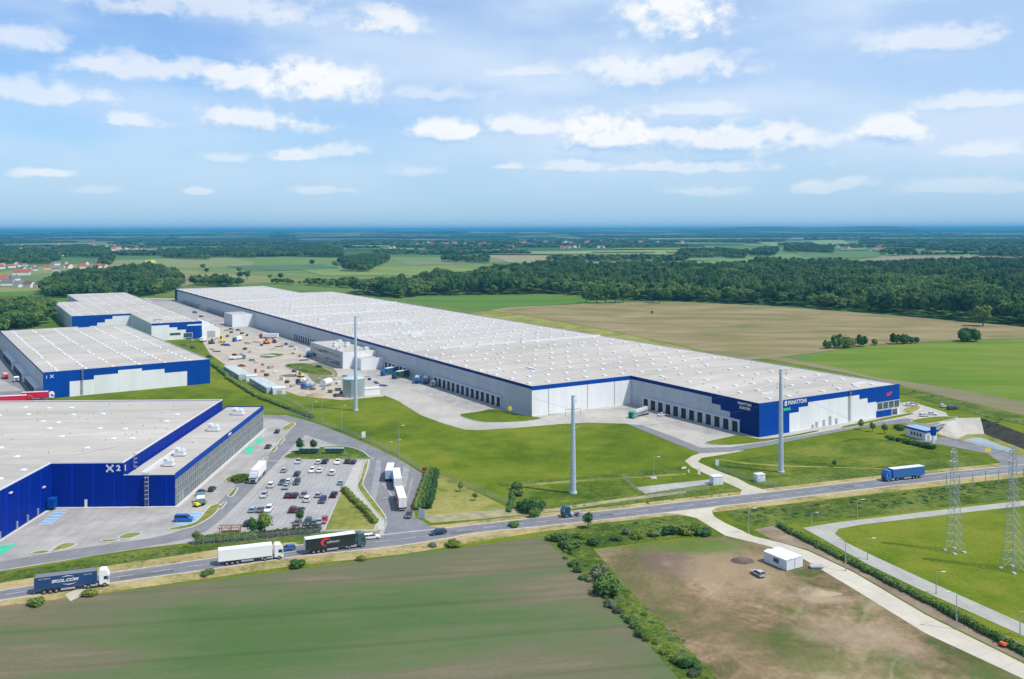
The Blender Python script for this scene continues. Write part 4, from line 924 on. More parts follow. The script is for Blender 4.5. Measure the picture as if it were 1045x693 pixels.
# ------------------------------------------------------------ poles, pylons, lamps
def monopole(u,v,h,label,arms):
    p=G(u,v); rt=empty('power_mast',p,R(31),label,'power mast')
    f=MB(); f.cyl(0,0,.0,h,.95,.5,12); f.cyl(0,0,-.05,.5,1.3,1.3,12); f.cyl(0,0,h-.02,h+.15,.6,.6,12)
    for z in (h*.33,h*.66): f.cyl(0,0,z,z+.3,.95-.45*z/h+.04,n=12)
    f.build('mast',M_pole,rt,smooth=False)
    for z,l in arms:
        a=MB(); a.tube((0,0,z),(l,0,z+.35),.16,.07,6); a.tube((l*.97,0,z+.3),(l*.97,0,z-1.4),.05,n=5); a.box(l*.97-.12,l*.97+.12,-.12,.12,z-1.6,z-1.2); a.build('cross_arm',M_steelg,rt)
    a=MB(); z=2
    while z<h-1: a.box(-.2,.2,-1.05,-.9,z,z+.06); z+=1.2
    a.build('climbing_rungs',M_steelg,rt); return p,h,rt
m1=monopole(363,419,44.5,'tallest grey tubular power mast, standing at the lawn edge by the steel tank',[(44,3),(38.5,6),(38.5,-1.5),(30,2)])
m2=monopole(585,503.5,31.5,'slim bluish power mast in the middle of the lawn above the dark tractor unit',[(31,1.2),(27,-3),(27,3),(21,2.5)])
m3=monopole(797,482,36,'thick bluish power mast in front of the blue warehouse corner',[(35.5,2.5),(31,-1.8),(25,2.6),(31,2)])
def lattice(u,v,h,base,label):
    p=G(u,v); rt=empty('lattice_pylon',p,R(20),label,'pylon'); f=MB(); n=int(h/2.1)
    def wd(z): t=z/h; return base*(1-t)**1.4*.5+.45 if t<.75 else .45+base*.5*(.25**1.4)*(1-t)/.25*1.0
    for i in range(n):
        z0=h*i/n;z1=h*(i+1)/n;w0=wd(z0);w1=wd(z1)
        c0=[(-w0,-w0,z0),(w0,-w0,z0),(w0,w0,z0),(-w0,w0,z0)];c1=[(-w1,-w1,z1),(w1,-w1,z1),(w1,w1,z1),(-w1,w1,z1)]
        for k in range(4):
            f.tube(c0[k],c1[k],.06,n=4); f.tube(c0[k],c1[(k+1)%4],.035,n=3); f.tube(c1[k],c0[(k+1)%4],.035,n=3); f.tube(c1[k],c1[(k+1)%4],.035,n=3)
    f.build('tower_frame',M_metal,rt)
    for z,l in ((h*.97,1.1),(h*.88,1.4)):
        a=MB()
        for s in (-1,1):
            a.tube((0,.35,z),(s*l,0,z+.2),.05,n=4); a.tube((0,-.35,z),(s*l,0,z+.2),.05,n=4); a.tube((0,0,z+1),(s*l,0,z+.2),.05,n=4); a.tube((s*l,0,z+.2),(s*l,0,z-1.1),.07,n=5)
        a.build('cross_arm',M_metal,rt)
    for s in (-1,1):
        for q in (-1,1):
            b=MB(); w=wd(0); b.box(s*w-.4,s*w+.4,q*w-.4,q*w+.4,-.02,.35); b.build('footing',M_kerb,rt)
    return p,h,rt
l1=lattice(974,563,27,2.4,'grey lattice pylon on the bright lawn, left of its twin at the picture edge')
l2=lattice(1034,582,31,2.9,'grey lattice pylon at the right edge of the picture')
def cable(a,b,label,sag=2.5,r=.03):
    mb=MB(); mid=(a+b)/2; mb.off=tuple(mid); n=14; P=[]
    for i in range(n+1): t=i/n; q=a.lerp(b,t); q.z-=sag*4*t*(1-t); P.append(q)
    for p,q in zip(P,P[1:]): mb.tube(p,q,r,n=3)
    o=mb.build('power_line',M_cable); o.location=mid; tag(o,label,'power line','cables strung between the power masts'); return o
for z1,z2,lb in ((38.5,27,'upper cable'),(30,21,'lower cable')): cable(m1[0]+Vector((0,0,z1)),m2[0]+Vector((0,0,z2)),lb+' from the tallest mast by the tank to the mast on the lawn')
for z1,z2,lb in ((27,31,'upper cable'),(21,25,'lower cable')): cable(m2[0]+Vector((0,0,z1)),m3[0]+Vector((0,0,z2)),lb+' from the lawn mast to the mast before the blue corner')
cable(m3[0]+Vector((0,0,31)),l1[0]+Vector((0,0,27)),'cable from the mast before the blue corner to the left lattice pylon',3)
cable(l1[0]+Vector((0,0,27)),l2[0]+Vector((0,0,31)),'cable between the two lattice pylons',2)

lamp0=None
def lamp(u,v,vt,label,rz=0,green=False):
    global lamp0
    p=G(u,v); h=(v-vt)/(v-CY)*CAMH
    if lamp0 is None:
        rt=empty('street_lamp',(0,0,0)); f=MB(); f.cyl(0,0,0,10,.13,.07,8); f.cyl(0,0,0,.5,.2,.2,8); f.tube((0,0,9.95),(1.5,0,10.15),.05,n=5); f.build('pole',M_metal,rt)
        f=MB(); f.box(1.2,2.2,-.17,.17,10.08,10.25,0,.03); f.build('lamp_head',M_trim,rt); lamp0=rt; o=rt
    else: o=copy_tree(lamp0)
    o.location=p; o.rotation_euler=(0,0,rz); o.scale=(1,1,h/10); tag(o,label,'street lamp','street lamps'); return o
for a in [(764,545,519,'street lamp beside the bend where the pale access road leaves the main road',0),(828,535,523,'short street lamp at the corner of the substation road near the rough verge',0),(875,529,510,'street lamp standing in the weeds above the curved concrete road',0),
 (863,583,551,'street lamp on the bare strip nearest the white cabin',2.5),(885.3,571.5,549.5,'street lamp on the lawn side of the concrete road, nearest its bend',0),(955.4,606.5,583.7,'street lamp on the lawn side of the concrete road below the left pylon',0),
 (976.4,643,605.6,'tall street lamp on the bare strip above the orange digger',2.8),(1041,650,624,'street lamp at the lower right edge by the concrete road',0),(407,466,434.5,'tall lamp mast on the lawn side of the truck lane above the white container truck',0),(403.5,464,449,'short lamp post next to the tall lamp mast by the truck lane',0),
 (328.5,430,398,'lamp mast behind the truck lane just left of the tubular mast',0),(319,422.5,410,'short lamp post left of the lamp mast behind the car park',0),(348.5,439,414,'lamp mast at the lawn fence above the bicycle shelters',0),(667,488,466.5,'thin mast on a small slab inside the fenced transformer plot',0),
 (395,462,451,'low post on the fence line right of the small white board',0)]: lamp(*a)
f=MB(); p=G(667,488.3); f.box(-1,1,-1,1,0,.35); f.cyl(0,0,.35,.6,.3,n=8); o=f.build('mast_base',M_kerb); o.location=p; tag(o,'pale concrete slab under the thin mast of the transformer plot','slab')

# transformer cabins, boards
def kiosk(u,v,w,d,h,rz,label):
    p=G(u,v); rt=empty('transformer_cabin',p,rz,label,'transformer cabin','white transformer cabins by the road'); f=MB(); f.box(-w/2,w/2,-d/2,d/2,0,h); f.build('wall',mat('cabin_white',(.66,.68,.72),.6,var=.08),rt,bevel=.03)
    f=MB(); f.box(-w/2-.12,w/2+.12,-d/2-.12,d/2+.12,h+.01,h+.18); f.build('roof',M_sky_l,rt)
    for s in (-w*.2,w*.2):
        f=MB(); f.box(s-.45,s+.45,-d/2-.05,-d/2-.005,.2,h-.3); f.build('door',M_trim,rt)
kiosk(731,494,3.6,2.6,2.7,R(18),'white transformer cabin at the end of the concrete pad beside the gravel track')
kiosk(775,491,3.0,2.4,2.4,R(18),'white transformer cabin alone on the grass left of the thick mast')
def board(u,v,w,h,rz,label,m=None,z=.6):
    p=G(u,v); rt=empty('sign_board',p,rz,label,'sign'); f=MB(); f.box(-w/2,w/2,-.04,.04,z,z+h); f.build('panel',m or M_sky_l,rt)
    for s in (-1,1):
        f=MB(); f.cyl(s*w*.4,.06,0,z+h,.04,n=6); f.build('post',M_metal,rt)
board(732,477,1.2,2.2,0,'small white sign right of the gravel track near the warehouse bend'); board(713.5,486,.9,2.6,.2,'white marker board left of the gravel track'); board(698,480,2.2,.6,.6,'low slanted white board in the grass left of the gravel track'); board(703,484,.6,1,.2,'tiny white marker left of the white marker board')
board(371,448.5,1.6,2.6,.5,'white board on the fence line above the truck lane'); board(433,482.5,1.6,1.3,0,'small red and white warning board at the end of the truck lane',M_red); board(1008,463,2.5,1.4,.1,'yellow board on the verge by the gate road junction',M_yellow)
board(430.5,530,2.4,2.8,-.6,'grey information board at the truck lane exit',M_trim,.3)

# site cabin pair on the bare field
def cabin():
    p=G(802.8,583.3); q=G(821,579.8); l=G(789,575.8); d1=(q-p); d1.z=0; W_=6.0; ang=R(30)
    rt=empty('site_cabin',p,ang,'white site cabin of two joined modules on the bare field','cabin')
    cw=mat('cabin_white',(.66,.68,.72)); rf=mat('cabin_roof',(.7,.72,.73),.6,var=.06)
    for k,(x0,x1) in enumerate(((0,2.75),(2.95,5.7))):
        f=MB(); f.box(x0,x1,0,7.6,.15,2.75); w=f.build('module',cw,rt,bevel=.04)
        f=MB(); f.add([(x0-.1,-.1,2.76),(x1+.1,-.1,2.76),(x1+.1,7.7,2.76),(x0-.1,7.7,2.76),((x0+x1)/2,-.1,3.1),((x0+x1)/2,7.7,3.1)],[(0,1,4),(2,3,5),(0,4,5,3),(1,2,5,4)]); f.build('roof',rf,w)
    f=MB(); f.box(-.05,-.005,2.6,4.4,1.1,2.2); f.build('window',M_win,rt); f=MB(); f.box(-.05,-.005,5.4,6.3,.2,2.2); f.build('door',M_trim,rt)
cabin()
f=MB(); f.box(-1.6,1.6,-.8,.8,.3,.7); f.tube((1.6,0,.5),(3.2,0,.5),.06); o=f.build('flatbed_trailer',M_steelg); o.location=G(833,580); tag(o,'small dark flatbed trailer right of the white site cabin','trailer')

# steel tank and silos
tp=G(361,404); rt=empty('water_tank',tp,0,'large round galvanised water tank at the foot of the tallest mast','tank'); f=MB(); f.cyl(0,0,0,9.2,5.7,5.7,32); f.build('shell',mat('tank_steel',(.38,.44,.43),.4,.35,var=.12,vscale=.6),rt,smooth=False)
f=MB(); f.cyl(0,0,9.21,10.2,5.85,.6,32); f.build('roof',mat('tank_roof',(.4,.52,.58),.5),rt)
f=MB()
for z in (2.3,4.6,6.9): f.cyl(0,0,z,z+.1,5.76,5.76,32,cap=False)
f.build('hoops',M_steelg,rt)
f=MB(); f.box(-.35,.35,-6.0,-5.75,0,9.5); f.build('ladder',M_metal,rt)
pp=empty('pump_house',G(376,403),R(25),'low white pump house right of the round tank','pump house'); f=MB(); f.box(-4.5,5.5,-2.2,2.5,0,3.4); f.build('wall',M_white,pp); f=MB(); f.box(-4.7,5.7,-2.4,2.7,3.41,3.6); f.build('roof',M_trim,pp)
sp=empty('cement_silo',G(333,394),R(70),'white rounded silo lying beside the mixer trucks','silo'); f=MB(); f.tube((-3.5,0,2.2),(3.5,0,2.2),1.9,1.9,16); f.tube((3.5,0,2.2),(5,0,2.2),1.9,.5,16); f.build('shell',M_white,sp); 
for s in (-2.5,2.5):
    f=MB(); f.box(s-.3,s+.3,-1.5,1.5,0,1); f.build('saddle',M_steelg,sp)

# ------------------------------------------------------------ vehicles
def add_wheels(rt,spots,r,w,m=None):
    s=MB(); n=12; s.add([(r*math.cos(2*PI*i/n),-w/2,r*math.sin(2*PI*i/n)) for i in range(n)]+[(r*math.cos(2*PI*i/n),w/2,r*math.sin(2*PI*i/n)) for i in range(n)],[tuple(range(n)),tuple(range(2*n-1,n-1,-1))]+[((i+1)%n,i,n+i,n+(i+1)%n) for i in range(n)],0)
    r2=r*.55; s.add([(r2*math.cos(2*PI*i/8),-w/2-.01,r2*math.sin(2*PI*i/8)) for i in range(8)],[tuple(range(8))],1); s.add([(r2*math.cos(2*PI*i/8),w/2+.01,r2*math.sin(2*PI*i/8)) for i in range(8)],[tuple(range(7,-1,-1))],1)
    first=None
    for x,y in spots:
        if first is None: first=s.build('wheel',[M_tyre,M_rim],rt); o=first
        else: o=first.copy(); COL.objects.link(o); o.parent=rt
        o.location=(x,y,r)
def car_proto(kind):
    rt=empty('parked_car',(0,0,0)); P0=paint('car_white',(.75,.75,.75))
    L,Wd,Hh={'hatch':(4.1,1.76,1.46),'sedan':(4.7,1.82,1.43),'suv':(4.6,1.86,1.66),'van':(5.2,2.0,1.98),'estate':(4.7,1.82,1.47)}[kind]; l=L/2
    f=MB()
    if kind=='van': pr=[(-l,.35),(-l,1.15),(l-1.0,1.15),(l-.15,.95),(l,.6),(l,.3)]; cb=(-l+.03,l-.95,-l+.1,l-1.75,1.15)
    elif kind=='sedan': pr=[(-l,.38),(-l,.9),(-l+.9,.98),(l-1.4,.93),(l-.2,.74),(l,.55),(l,.28)]; cb=(-l+.6,l-1.35,-l+1.35,l-2.2,.95)
    else: z=.9 if kind!='suv' else 1.05; pr=[(-l,.38),(-l+.02,z),(l-1.25,z),(l-.2,z-.2),(l,z-.38),(l,.28)]; cb=(-l+.04,l-1.15,-l+.42,l-2.0,z)
    f.side(pr,Wd)
    x0,x1,t0,t1,zb=cb; ins=.2; zr=Hh-.05
    f.add([(t0,-Wd/2+ins,zr),(t1,-Wd/2+ins,zr),(t1,Wd/2-ins,zr),(t0,Wd/2-ins,zr),(t0+.1,-Wd/2+ins+.1,Hh),(t1-.1,-Wd/2+ins+.1,Hh),(t1-.1,Wd/2-ins-.1,Hh),(t0+.1,Wd/2-ins-.1,Hh)],[(4,5,6,7),(0,1,5,4),(1,2,6,5),(2,3,7,6),(3,0,4,7)])
    for y in (-1,1):   # pillars
        for xa,xb in ((x0,t0),((x0+x1)/2-.1,(t0+t1)/2-.1),(x1,t1)): f.tube((xa,y*(Wd/2-.06),zb),(xb,y*(Wd/2-ins-.02),zr),.045,n=4)
    b=f.build('body',P0,rt,bevel=.05)
    g=MB(); g.add([(x0+.02,-Wd/2+.08,zb-.01),(x1-.02,-Wd/2+.08,zb-.01),(x1-.02,Wd/2-.08,zb-.01),(x0+.02,Wd/2-.08,zb-.01),(t0+.02,-Wd/2+ins+.01,zr),(t1-.02,-Wd/2+ins+.01,zr),(t1-.02,Wd/2-ins-.01,zr),(t0+.02,Wd/2-ins-.01,zr)],[(0,1,5,4),(1,2,6,5),(2,3,7,6),(3,0,4,7)]); g.build('windows',M_win,rt)
    add_wheels(rt,[(l-.85,-Wd/2+.1),(l-.85,Wd/2-.1),(-l+.8,-Wd/2+.1),(-l+.8,Wd/2-.1)],.33,.22)
    for y in (-1,1):
        h=MB(); h.box(l-.12,l+.02,y*(Wd/2-.4)-.2,y*(Wd/2-.4)+.2,.58,.72); h.build('headlight',M_sky_l,rt)
        h=MB(); h.box(-l-.02,-l+.1,y*(Wd/2-.25)-.12,y*(Wd/2-.25)+.12,.65,.88); h.build('tail_light',M_red,rt)
    return rt
PROTO={}
CARC={'white':(.72,.73,.74),'silver':(.42,.44,.46),'grey':(.16,.17,.18),'black':(.012,.012,.014),'dark blue':(.012,.03,.09),'blue':(.02,.12,.42),'pale blue':(.30,.42,.52),'red':(.4,.02,.03),'dark green':(.015,.05,.045),'maroon':(.09,.015,.025),'lilac grey':(.38,.36,.46),'dark grey':(.05,.055,.06),'beige':(.5,.45,.36),'teal':(.02,.14,.16)}
def car(u,v,kind,col,ang,label,group=None,name='parked_car',z=.1):
    if kind not in PROTO: PROTO[kind]=car_proto(kind); o=PROTO[kind]
    else: o=copy_tree(PROTO[kind])
    p=G(u,v+1.6,0); p.z=z; o.location=p; o.rotation_euler=(0,0,ang); o.name=name; tag(o,label,'car' if kind!='van' else 'van',group)
    for ch in o.children:
        if ch.name.startswith('body'): ch.material_slots[0].link='OBJECT'; ch.material_slots[0].material=paint('car_'+col.replace(' ','_'),CARC[col])
    return o
NA=PI/2+R(1.4)
GP='cars in the large car park'
rows=[
('top row of the car park, below the bicycle shelters',[(304.4,471.1,'hatch','silver'),(325.2,471.4,'hatch','white'),(332,471,'suv','dark blue'),(344.7,471.4,'sedan','white'),(354.8,470.8,'suv','dark green'),(360.8,471.4,'hatch','dark blue')]),
('second row of the car park',[(290.3,479.8,'hatch','silver'),(303.4,483.5,'estate','dark blue'),(318.5,480.1,'hatch','white'),(326.3,480,'sedan','white'),(339.3,482.5,'suv','white')]),
('third row of the car park',[(276.9,495.3,'suv','white'),(288.3,492.3,'sedan','dark grey'),(294.8,491.2,'hatch','white'),(292,496.9,'sedan','pale blue'),(303,492.3,'suv','dark green'),(348,492.6,'hatch','pale blue')]),
('fourth row of the car park',[(269.5,505.6,'hatch','silver'),(294,505.7,'sedan','maroon'),(301,505.7,'estate','black'),(309.8,505.6,'hatch','grey'),(313.8,509.8,'suv','white'),(325.2,505.3,'hatch','lilac grey'),(329.3,510.9,'suv','dark blue'),(340.7,505.3,'suv','black')]),
('fifth row of the car park',[(258.1,520.5,'hatch','pale blue'),(266.2,520.4,'sedan','grey'),(274.2,520.1,'suv','white'),(299,520.5,'suv','maroon'),(306.8,520.8,'sedan','dark grey')]),
('bottom row of the car park, along the hedge',[(303.8,533.7,'sedan','grey'),(314,533.5,'suv','dark grey'),(321.2,533.3,'hatch','grey'),(326,532.6,'sedan','pale blue'),(330.6,531.6,'hatch','red'),(252.8,534.5,'hatch','dark blue')])]
KW={'hatch':'hatchback','suv':'tall car','sedan':'saloon','estate':'estate car'}
ORD=['leftmost','second from left','third from left','fourth from left','fifth from left','sixth from left','seventh from left','eighth from left']
for ri,(rd,cs) in enumerate(rows):
    for i,(u,v,k,c) in enumerate(cs):
        rank=sorted(cs,key=lambda q:q[0]).index((u,v,k,c))
        car(u,v,k,c,NA+(PI if (ri+i)%3==0 else 0)+random.uniform(-.03,.03),'%s %s, %s in the %s'%(c,KW[k],ORD[rank],rd.split(',')[0].replace('car park','car park')),GP)
car(205,503.3,'suv','dark blue',NA,'dark blue tall car on the strip beside the glazed office wing','cars beside the office wing'); car(216.4,499.2,'hatch','dark green',NA,'dark green hatchback right of the dark blue tall car by the office wing','cars beside the office wing')
car(187.8,530.4,'van','blue',R(2),'bright blue van on the blue painted bay at the office wing corner')
car(283,440,'estate','dark blue',NA+.1,'dark blue estate at the far corner of the office wing'); car(273.9,455.5,'sedan','dark grey',NA,'dark grey saloon parked beyond the two green bays')
def roadang(u):
    P=[(G(a[0],(a[1]+b[1])/2)) for a,b in zip(up,lo)]; us=[a[0] for a in up]
    for i in range(len(us)-1):
        if us[i]<=u<=us[i+1]: d=P[i+1]-P[i]; return math.atan2(d.y,d.x)
    return 0
car(379,548.6,'estate','white',roadang(379),'white estate car overtaken on the main road at the junction',name='car',z=.13); car(293.5,560.5,'hatch','blue',roadang(294)+PI,'bright blue car on the main road between the two big trucks',name='car',z=.13)
car(417,526.3,'hatch','dark grey',R(-92),'dark car waiting behind the red trailer at the truck lane exit',name='car',z=.13); car(447,544,'estate','dark blue',roadang(447)+PI,'dark blue car driving on the main road right of the junction',name='car',z=.13)
car(773.5,586,'hatch','silver',R(112),'silver car parked on the bare field left of the white cabin',z=.1)

def tractor(rt,x,cc,h=3.7,blueglass=False,scale=1):
    # cab with its front at x+2.3
    f=MB(); pr=[(x,.95),(x,h-.15),(x+.5,h),(x+1.55,h-.1),(x+2.15,h-1.2),(x+2.3,1.6),(x+2.3,.55),(x+1.9,.45),(x+.1,.6)]; f.side(pr,2.48); cb=f.build('cab',cc,rt,bevel=.09)
    g=MB(); g.add([(x+1.78,-1.1,h-.62),(x+1.78,1.1,h-.62),(x+2.29,1.12,1.72),(x+2.29,-1.12,1.72)],[(0,3,2,1)]); 
    for v in g.v[:]: pass
    g.v=[(a+.06,b,c) for a,b,c in g.v]; g.build('windscreen',M_win,cb)
    for s in (-1,1):
        g=MB(); g.box(x+1.0,x+1.85,s*1.245-.012,s*1.245+.012,1.75,2.55); g.build('side_window',M_win,cb)
        g=MB(); g.box(x+2.05,x+2.2,s*1.42-.12,s*1.42+.12,1.8,2.6); g.build('mirror',M_steelg,cb)
    g=MB(); g.box(x+2.31,x+2.36,-.8,.8,.7,1.4); g.build('grille',M_dark,cb)
    f=MB(); f.box(x-3.3,x+1.8,-.45,.45,.6,.95); f.box(x-3.2,x-.3,-1.15,-.5,.45,.9) ; f.box(x-1.2,x-.2,.5,1.15,.4,.95); f.build('chassis',M_steelg,rt)
def semi(rear,front,tcol,ccol,label,roof=None,name='semi_trailer_truck',length=16.2,deco=None,cabh=3.7,z=.13,cat='truck',roofz=4.0,skirt=True):
    a=G(*rear);b=G(*front); d=b-a; ang=math.atan2(d.y,d.x); mid=(a+b)/2; mid.z=z
    rt=empty(name,mid,ang,label,cat); h=length/2; x=h-2.4
    tractor(rt,x,ccol,cabh); tl0,tl1=-h,x-.55
    f=MB(); f.box(tl0,tl1,-1.27,1.27,1.15,roofz); f.build('trailer_body',tcol,rt,bevel=.03)
    f=MB(); f.box(tl0+.02,tl1-.02,-1.25,1.25,roofz+.005,roofz+.03); f.build('trailer_roof',roof or M_white,rt)
    f=MB(); f.box(tl0-.04,tl0-.005,-1.2,-.02,1.25,roofz-.1); f.box(tl0-.04,tl0-.005,.02,1.2,1.25,roofz-.1); f.build('rear_doors',roof or M_white,rt)
    f=MB(); f.box(tl0+.3,tl1-.5,-.5,.5,.8,1.14); f.box(tl0+5.6,tl0+8.6,-1.2,1.2,.45,.9); f.box(tl0,tl0+.1,-1.2,1.2,.55,.7); f.build('underframe',M_steelg,rt)
    add_wheels(rt,[(xx,y) for xx in (tl0+2.1,tl0+3.4,tl0+4.7,x-2.3,x+1.2) for y in (-1.08,1.08)],.5,.36)
    if deco: deco(rt,tl0,tl1)
    return rt
def txt_on(rt,s,size,x,z,side,m,**k): sgn_text(s,size,m,rt,(x,side*1.29,z),(PI/2,0,0 if side<0 else PI),depth=.01,**k)
M_ekol=paint('trailer_blue',(.010,.055,.16),.45)
def deco1(rt,a,b):
    c=(a+b)/2; txt_on(rt,'EKOL.COM',.9,c-.2,2.7,-1,M_sky_l,sx=1.25,shear=.25,bold=.04)
    for s,zz,xx in ((1,3.35,c+.4),(-1,2.05,c+.8)):
        f=MB(); n=10; pts=[]
        for i in range(n+1): t=-.9+1.8*i/n; pts.append((xx+t*1.6,zz+s*.35*(1-t*t),.1*(1-abs(t))))
        for p,q in zip(pts,pts[1:]): f.add([(p[0],-1.295,p[1]-p[2]-.02),(q[0],-1.295,q[1]-q[2]-.02),(q[0],-1.295,q[1]+q[2]),(p[0],-1.295,p[1]+p[2])],[(0,1,2,3)])
        f.build('swoosh',M_sky_l,rt)
    txt_on(rt,'EKOL LOGISTICS',.34,a+2.1,3.55,-1,M_sky_l,shear=.2); txt_on(rt,'EKOL.COM',.36,b-1.9,3.5,-1,M_sky_l,shear=.2)
semi((38.5,606),(110,597),M_ekol,paint('cab_white',(.78,.78,.79)),'navy curtain trailer with white lettering pulled by a white cab on the main road',roof=mat('grey_tarp_roof',(.16,.17,.2),.7),deco=deco1,cabh=4.1)
semi((223,577),(289,569.2),paint('trailer_white',(.80,.80,.79),.4),paint('cab_white',(.78,.78,.79)),'plain white box truck on the main road before the bright blue car',cabh=3.9)
def deco3(rt,a,b):
    c=a+6.0; f=MB(); n=20
    f.add([(c-.6+1.15*math.cos(2*PI*i/n)*1.25,-1.285,2.75+1.05*math.sin(2*PI*i/n)) for i in range(n)],[tuple(range(n))]); f.build('red_disc',mat('sign_red',(.7,.03,.06)),rt)
    f=MB(); f.add([(c-.1+1.0*math.cos(2*PI*i/n)*1.25,-1.289,2.55+.85*math.sin(2*PI*i/n)) for i in range(n)],[tuple(range(n))]); f.build('dark_disc',MATS['trailer_black'],rt)
    txt_on(rt,'adimton',.95,c+1.2,2.65,-1,M_sky_l,shear=.2,sx=1.05)
semi((310.5,565.6),(373.5,557),paint('trailer_black',(.012,.02,.022),.45),paint('cab_green',(.04,.10,.11)),'black curtain trailer with red disc and pale roof on the main road',deco=deco3,cabh=3.8)
semi((942,487),(900.5,491.6),paint('trailer_mid_blue',(.015,.12,.33),.45),paint('cab_royal',(.01,.12,.5)),'blue curtain trailer truck on the main road below the gatehouse',cabh=3.8)
semi((271,478.5),(254.5,498.5),paint('trailer_white',(.8,.8,.79)),paint('cab_silver',(.5,.53,.58)),'white box truck parked facing the camera beside the green oval bush',z=.1,length=15.5)
# two-part red and white vehicle, plus pale blue truck in the truck lane

def rigid(rear,front,bcol,ccol,label,length=9,h=3.6,name='truck',roof=None,z=.1,kind='box'):
    a=G(*rear);b=G(*front); d=b-a; ang=math.atan2(d.y,d.x); mid=(a+b)/2; mid.z=z; rt=empty(name,mid,ang,label,'truck'); hh=length/2; x=hh-2.4
    tractor(rt,x,ccol,3.1)
    if kind=='box':
        f=MB(); f.box(-hh,x-.15,-1.25,1.25,1.05,h); f.build('cargo_box',bcol,rt,bevel=.03); f=MB(); f.box(-hh+.02,x-.17,-1.22,1.22,h+.005,h+.03); f.build('box_roof',roof or M_white,rt)
    elif kind=='mixer':
        f=MB(); m0=(-hh+.6,0,2.9);m1=(x-.4,0,2.2); f.tube(m0,(-hh+1.6,0,2.75),.6,1.15,14); f.tube((-hh+1.6,0,2.75),(x-1.4,0,2.35),1.15,1.2,14); f.tube((x-1.4,0,2.35),m1,1.2,.55,14); f.build('mixer_drum',bcol,rt)
        f=MB(); f.box(-hh,-hh+.6,-.4,.4,2.2,3.6); f.box(-hh+.3,x,-1.1,1.1,.95,1.2); f.build('drum_frame',M_steelg,rt)
    elif kind=='tipper':
        f=MB(); f.box(-hh,x-.2,-1.2,1.2,1.1,1.2); 
        for s in (-1,1): f.box(-hh,x-.2,s*1.2-.06,s*1.2+.06,1.2,2.3)
        f.box(-hh-.05,-hh+.05,-1.2,1.2,1.2,2.3); f.box(x-.3,x-.2,-1.2,1.2,1.2,2.7); f.build('tipper_body',bcol,rt); f=MB(); f.box(-hh+.2,x-.4,-1.1,1.1,1.25,1.9); f.build('load',M_sand,rt)
    elif kind=='tractor':
        f=MB(); f.box(-hh+.1,-hh+2.4,-.5,.5,.96,1.2); f.cyl(-hh+1.3,0,1.2,1.3,.55,n=12); f.build('fifth_wheel',M_steelg,rt); add_wheels(rt,[(xx,y) for xx in (x-2.3,x+1.2) for y in (-1.05,1.05)],.5,.36); return rt
    add_wheels(rt,[(xx,y) for xx in (-hh+1.2,-hh+2.5,x+1.2) for y in (-1.05,1.05)],.5,.36); return rt
WHT=MATS['cab_white']; BLU=MATS['cab_royal']
semi((406.3,503.5),(403.6,485.5),paint('truck_white_box',(.78,.78,.78)),WHT,'white box trailer queueing right in front of the red-sided one in the truck lane',length=16)
semi((411.5,524),(406,505.5),paint('trailer_red',(.42,.07,.09),.45),WHT,'red-sided box trailer with white roof at the mouth of the truck lane',length=16)
rigid((395.5,498),(400.5,477),paint('truck_pale_blue',(.33,.45,.58),.45),paint('truck_blue_front',(.03,.12,.45)),'pale blue box truck driving up the truck lane beside the red trailer',length=13,h=3.9,z=.13)
rigid((593,525.8),(573.5,528),None,paint('cab_dark_teal',(.01,.07,.13)),'dark blue tractor unit without a trailer on the main road by the sapling',length=6.4,kind='tractor',name='tractor_unit',z=.13)
rigid((663,422),(641,428),paint('tank_grey',(.42,.45,.45)),paint('cab_emerald',(.01,.36,.22)),'silver tank truck with emerald green cab in the corner yard',length=14,kind='mixer')
car(676,423,'sedan','white',R(20),'white car standing before the dock doors of the corner yard',z=.1)
# trucks at the long dock and on the building site
rigid((438,386.5),(431,396),WHT,paint('truck_blue_front',(.03,.12,.45)),'white box truck with blue cab parked at the near dock gap',h=3.7); rigid((430,385),(422,396.5),paint('truck_pale_blue',(.33,.45,.58)),BLU,'pale blue truck left of the white truck at the near dock gap',h=3.6)
rigid((445,391),(440,397),paint('truck_orange',(.55,.16,.04)),WHT,'small orange truck nearest the row of fourteen dock doors',length=6.5,h=2.8)
semi((412,379.5),(386,384.6),paint('trailer_petrol',(.02,.12,.2)),BLU,'dark blue curtain trailer parked along the dock doors right of the office annex',z=.1)
semi((423,383),(399,387.5),paint('trailer_dark_green',(.03,.07,.06)),paint('cab_dark_teal',(.01,.07,.13)),'dark green trailer parked just before the small trucks at the near dock gap',z=.1)
semi((291,346),(258,345),paint('trailer_white',(.8,.8,.79)),paint('cab_red',(.55,.02,.04)),'white trailer with red cab before the small grey office block',z=.1,length=16)
rigid((284,347.6),(277.5,352),M_trim,paint('cab_red',(.55,.02,.04)),'small red and white truck at the far docks',length=7.5,h=2.8)
rigid((316,360),(313,368.5),paint('truck_white_box',(.78,.78,.78)),BLU,'white box truck with blue cab left of the glazed office annex',length=9.5,h=4.4)
rigid((246,347.5),(238,349),paint('truck_white_box',(.78,.78,.78)),BLU,'white truck with blue cab in the middle of the building site',length=9)
rigid((203,350.5),(213,347),paint('truck_white_box',(.78,.78,.78)),WHT,'white box truck beside the storage tent',length=10)
rigid((314,393.5),(303,392),WHT,paint('cab_dark_blue',(.02,.05,.18)),'left white mixer truck near the cement silo',length=8.5,kind='mixer'); rigid((321,398),(309,397),paint('truck_pale_blue',(.33,.45,.58)),paint('truck_blue_front',(.03,.12,.45)),'pale blue mixer truck in front of the other mixer near the silo',length=9,kind='mixer')
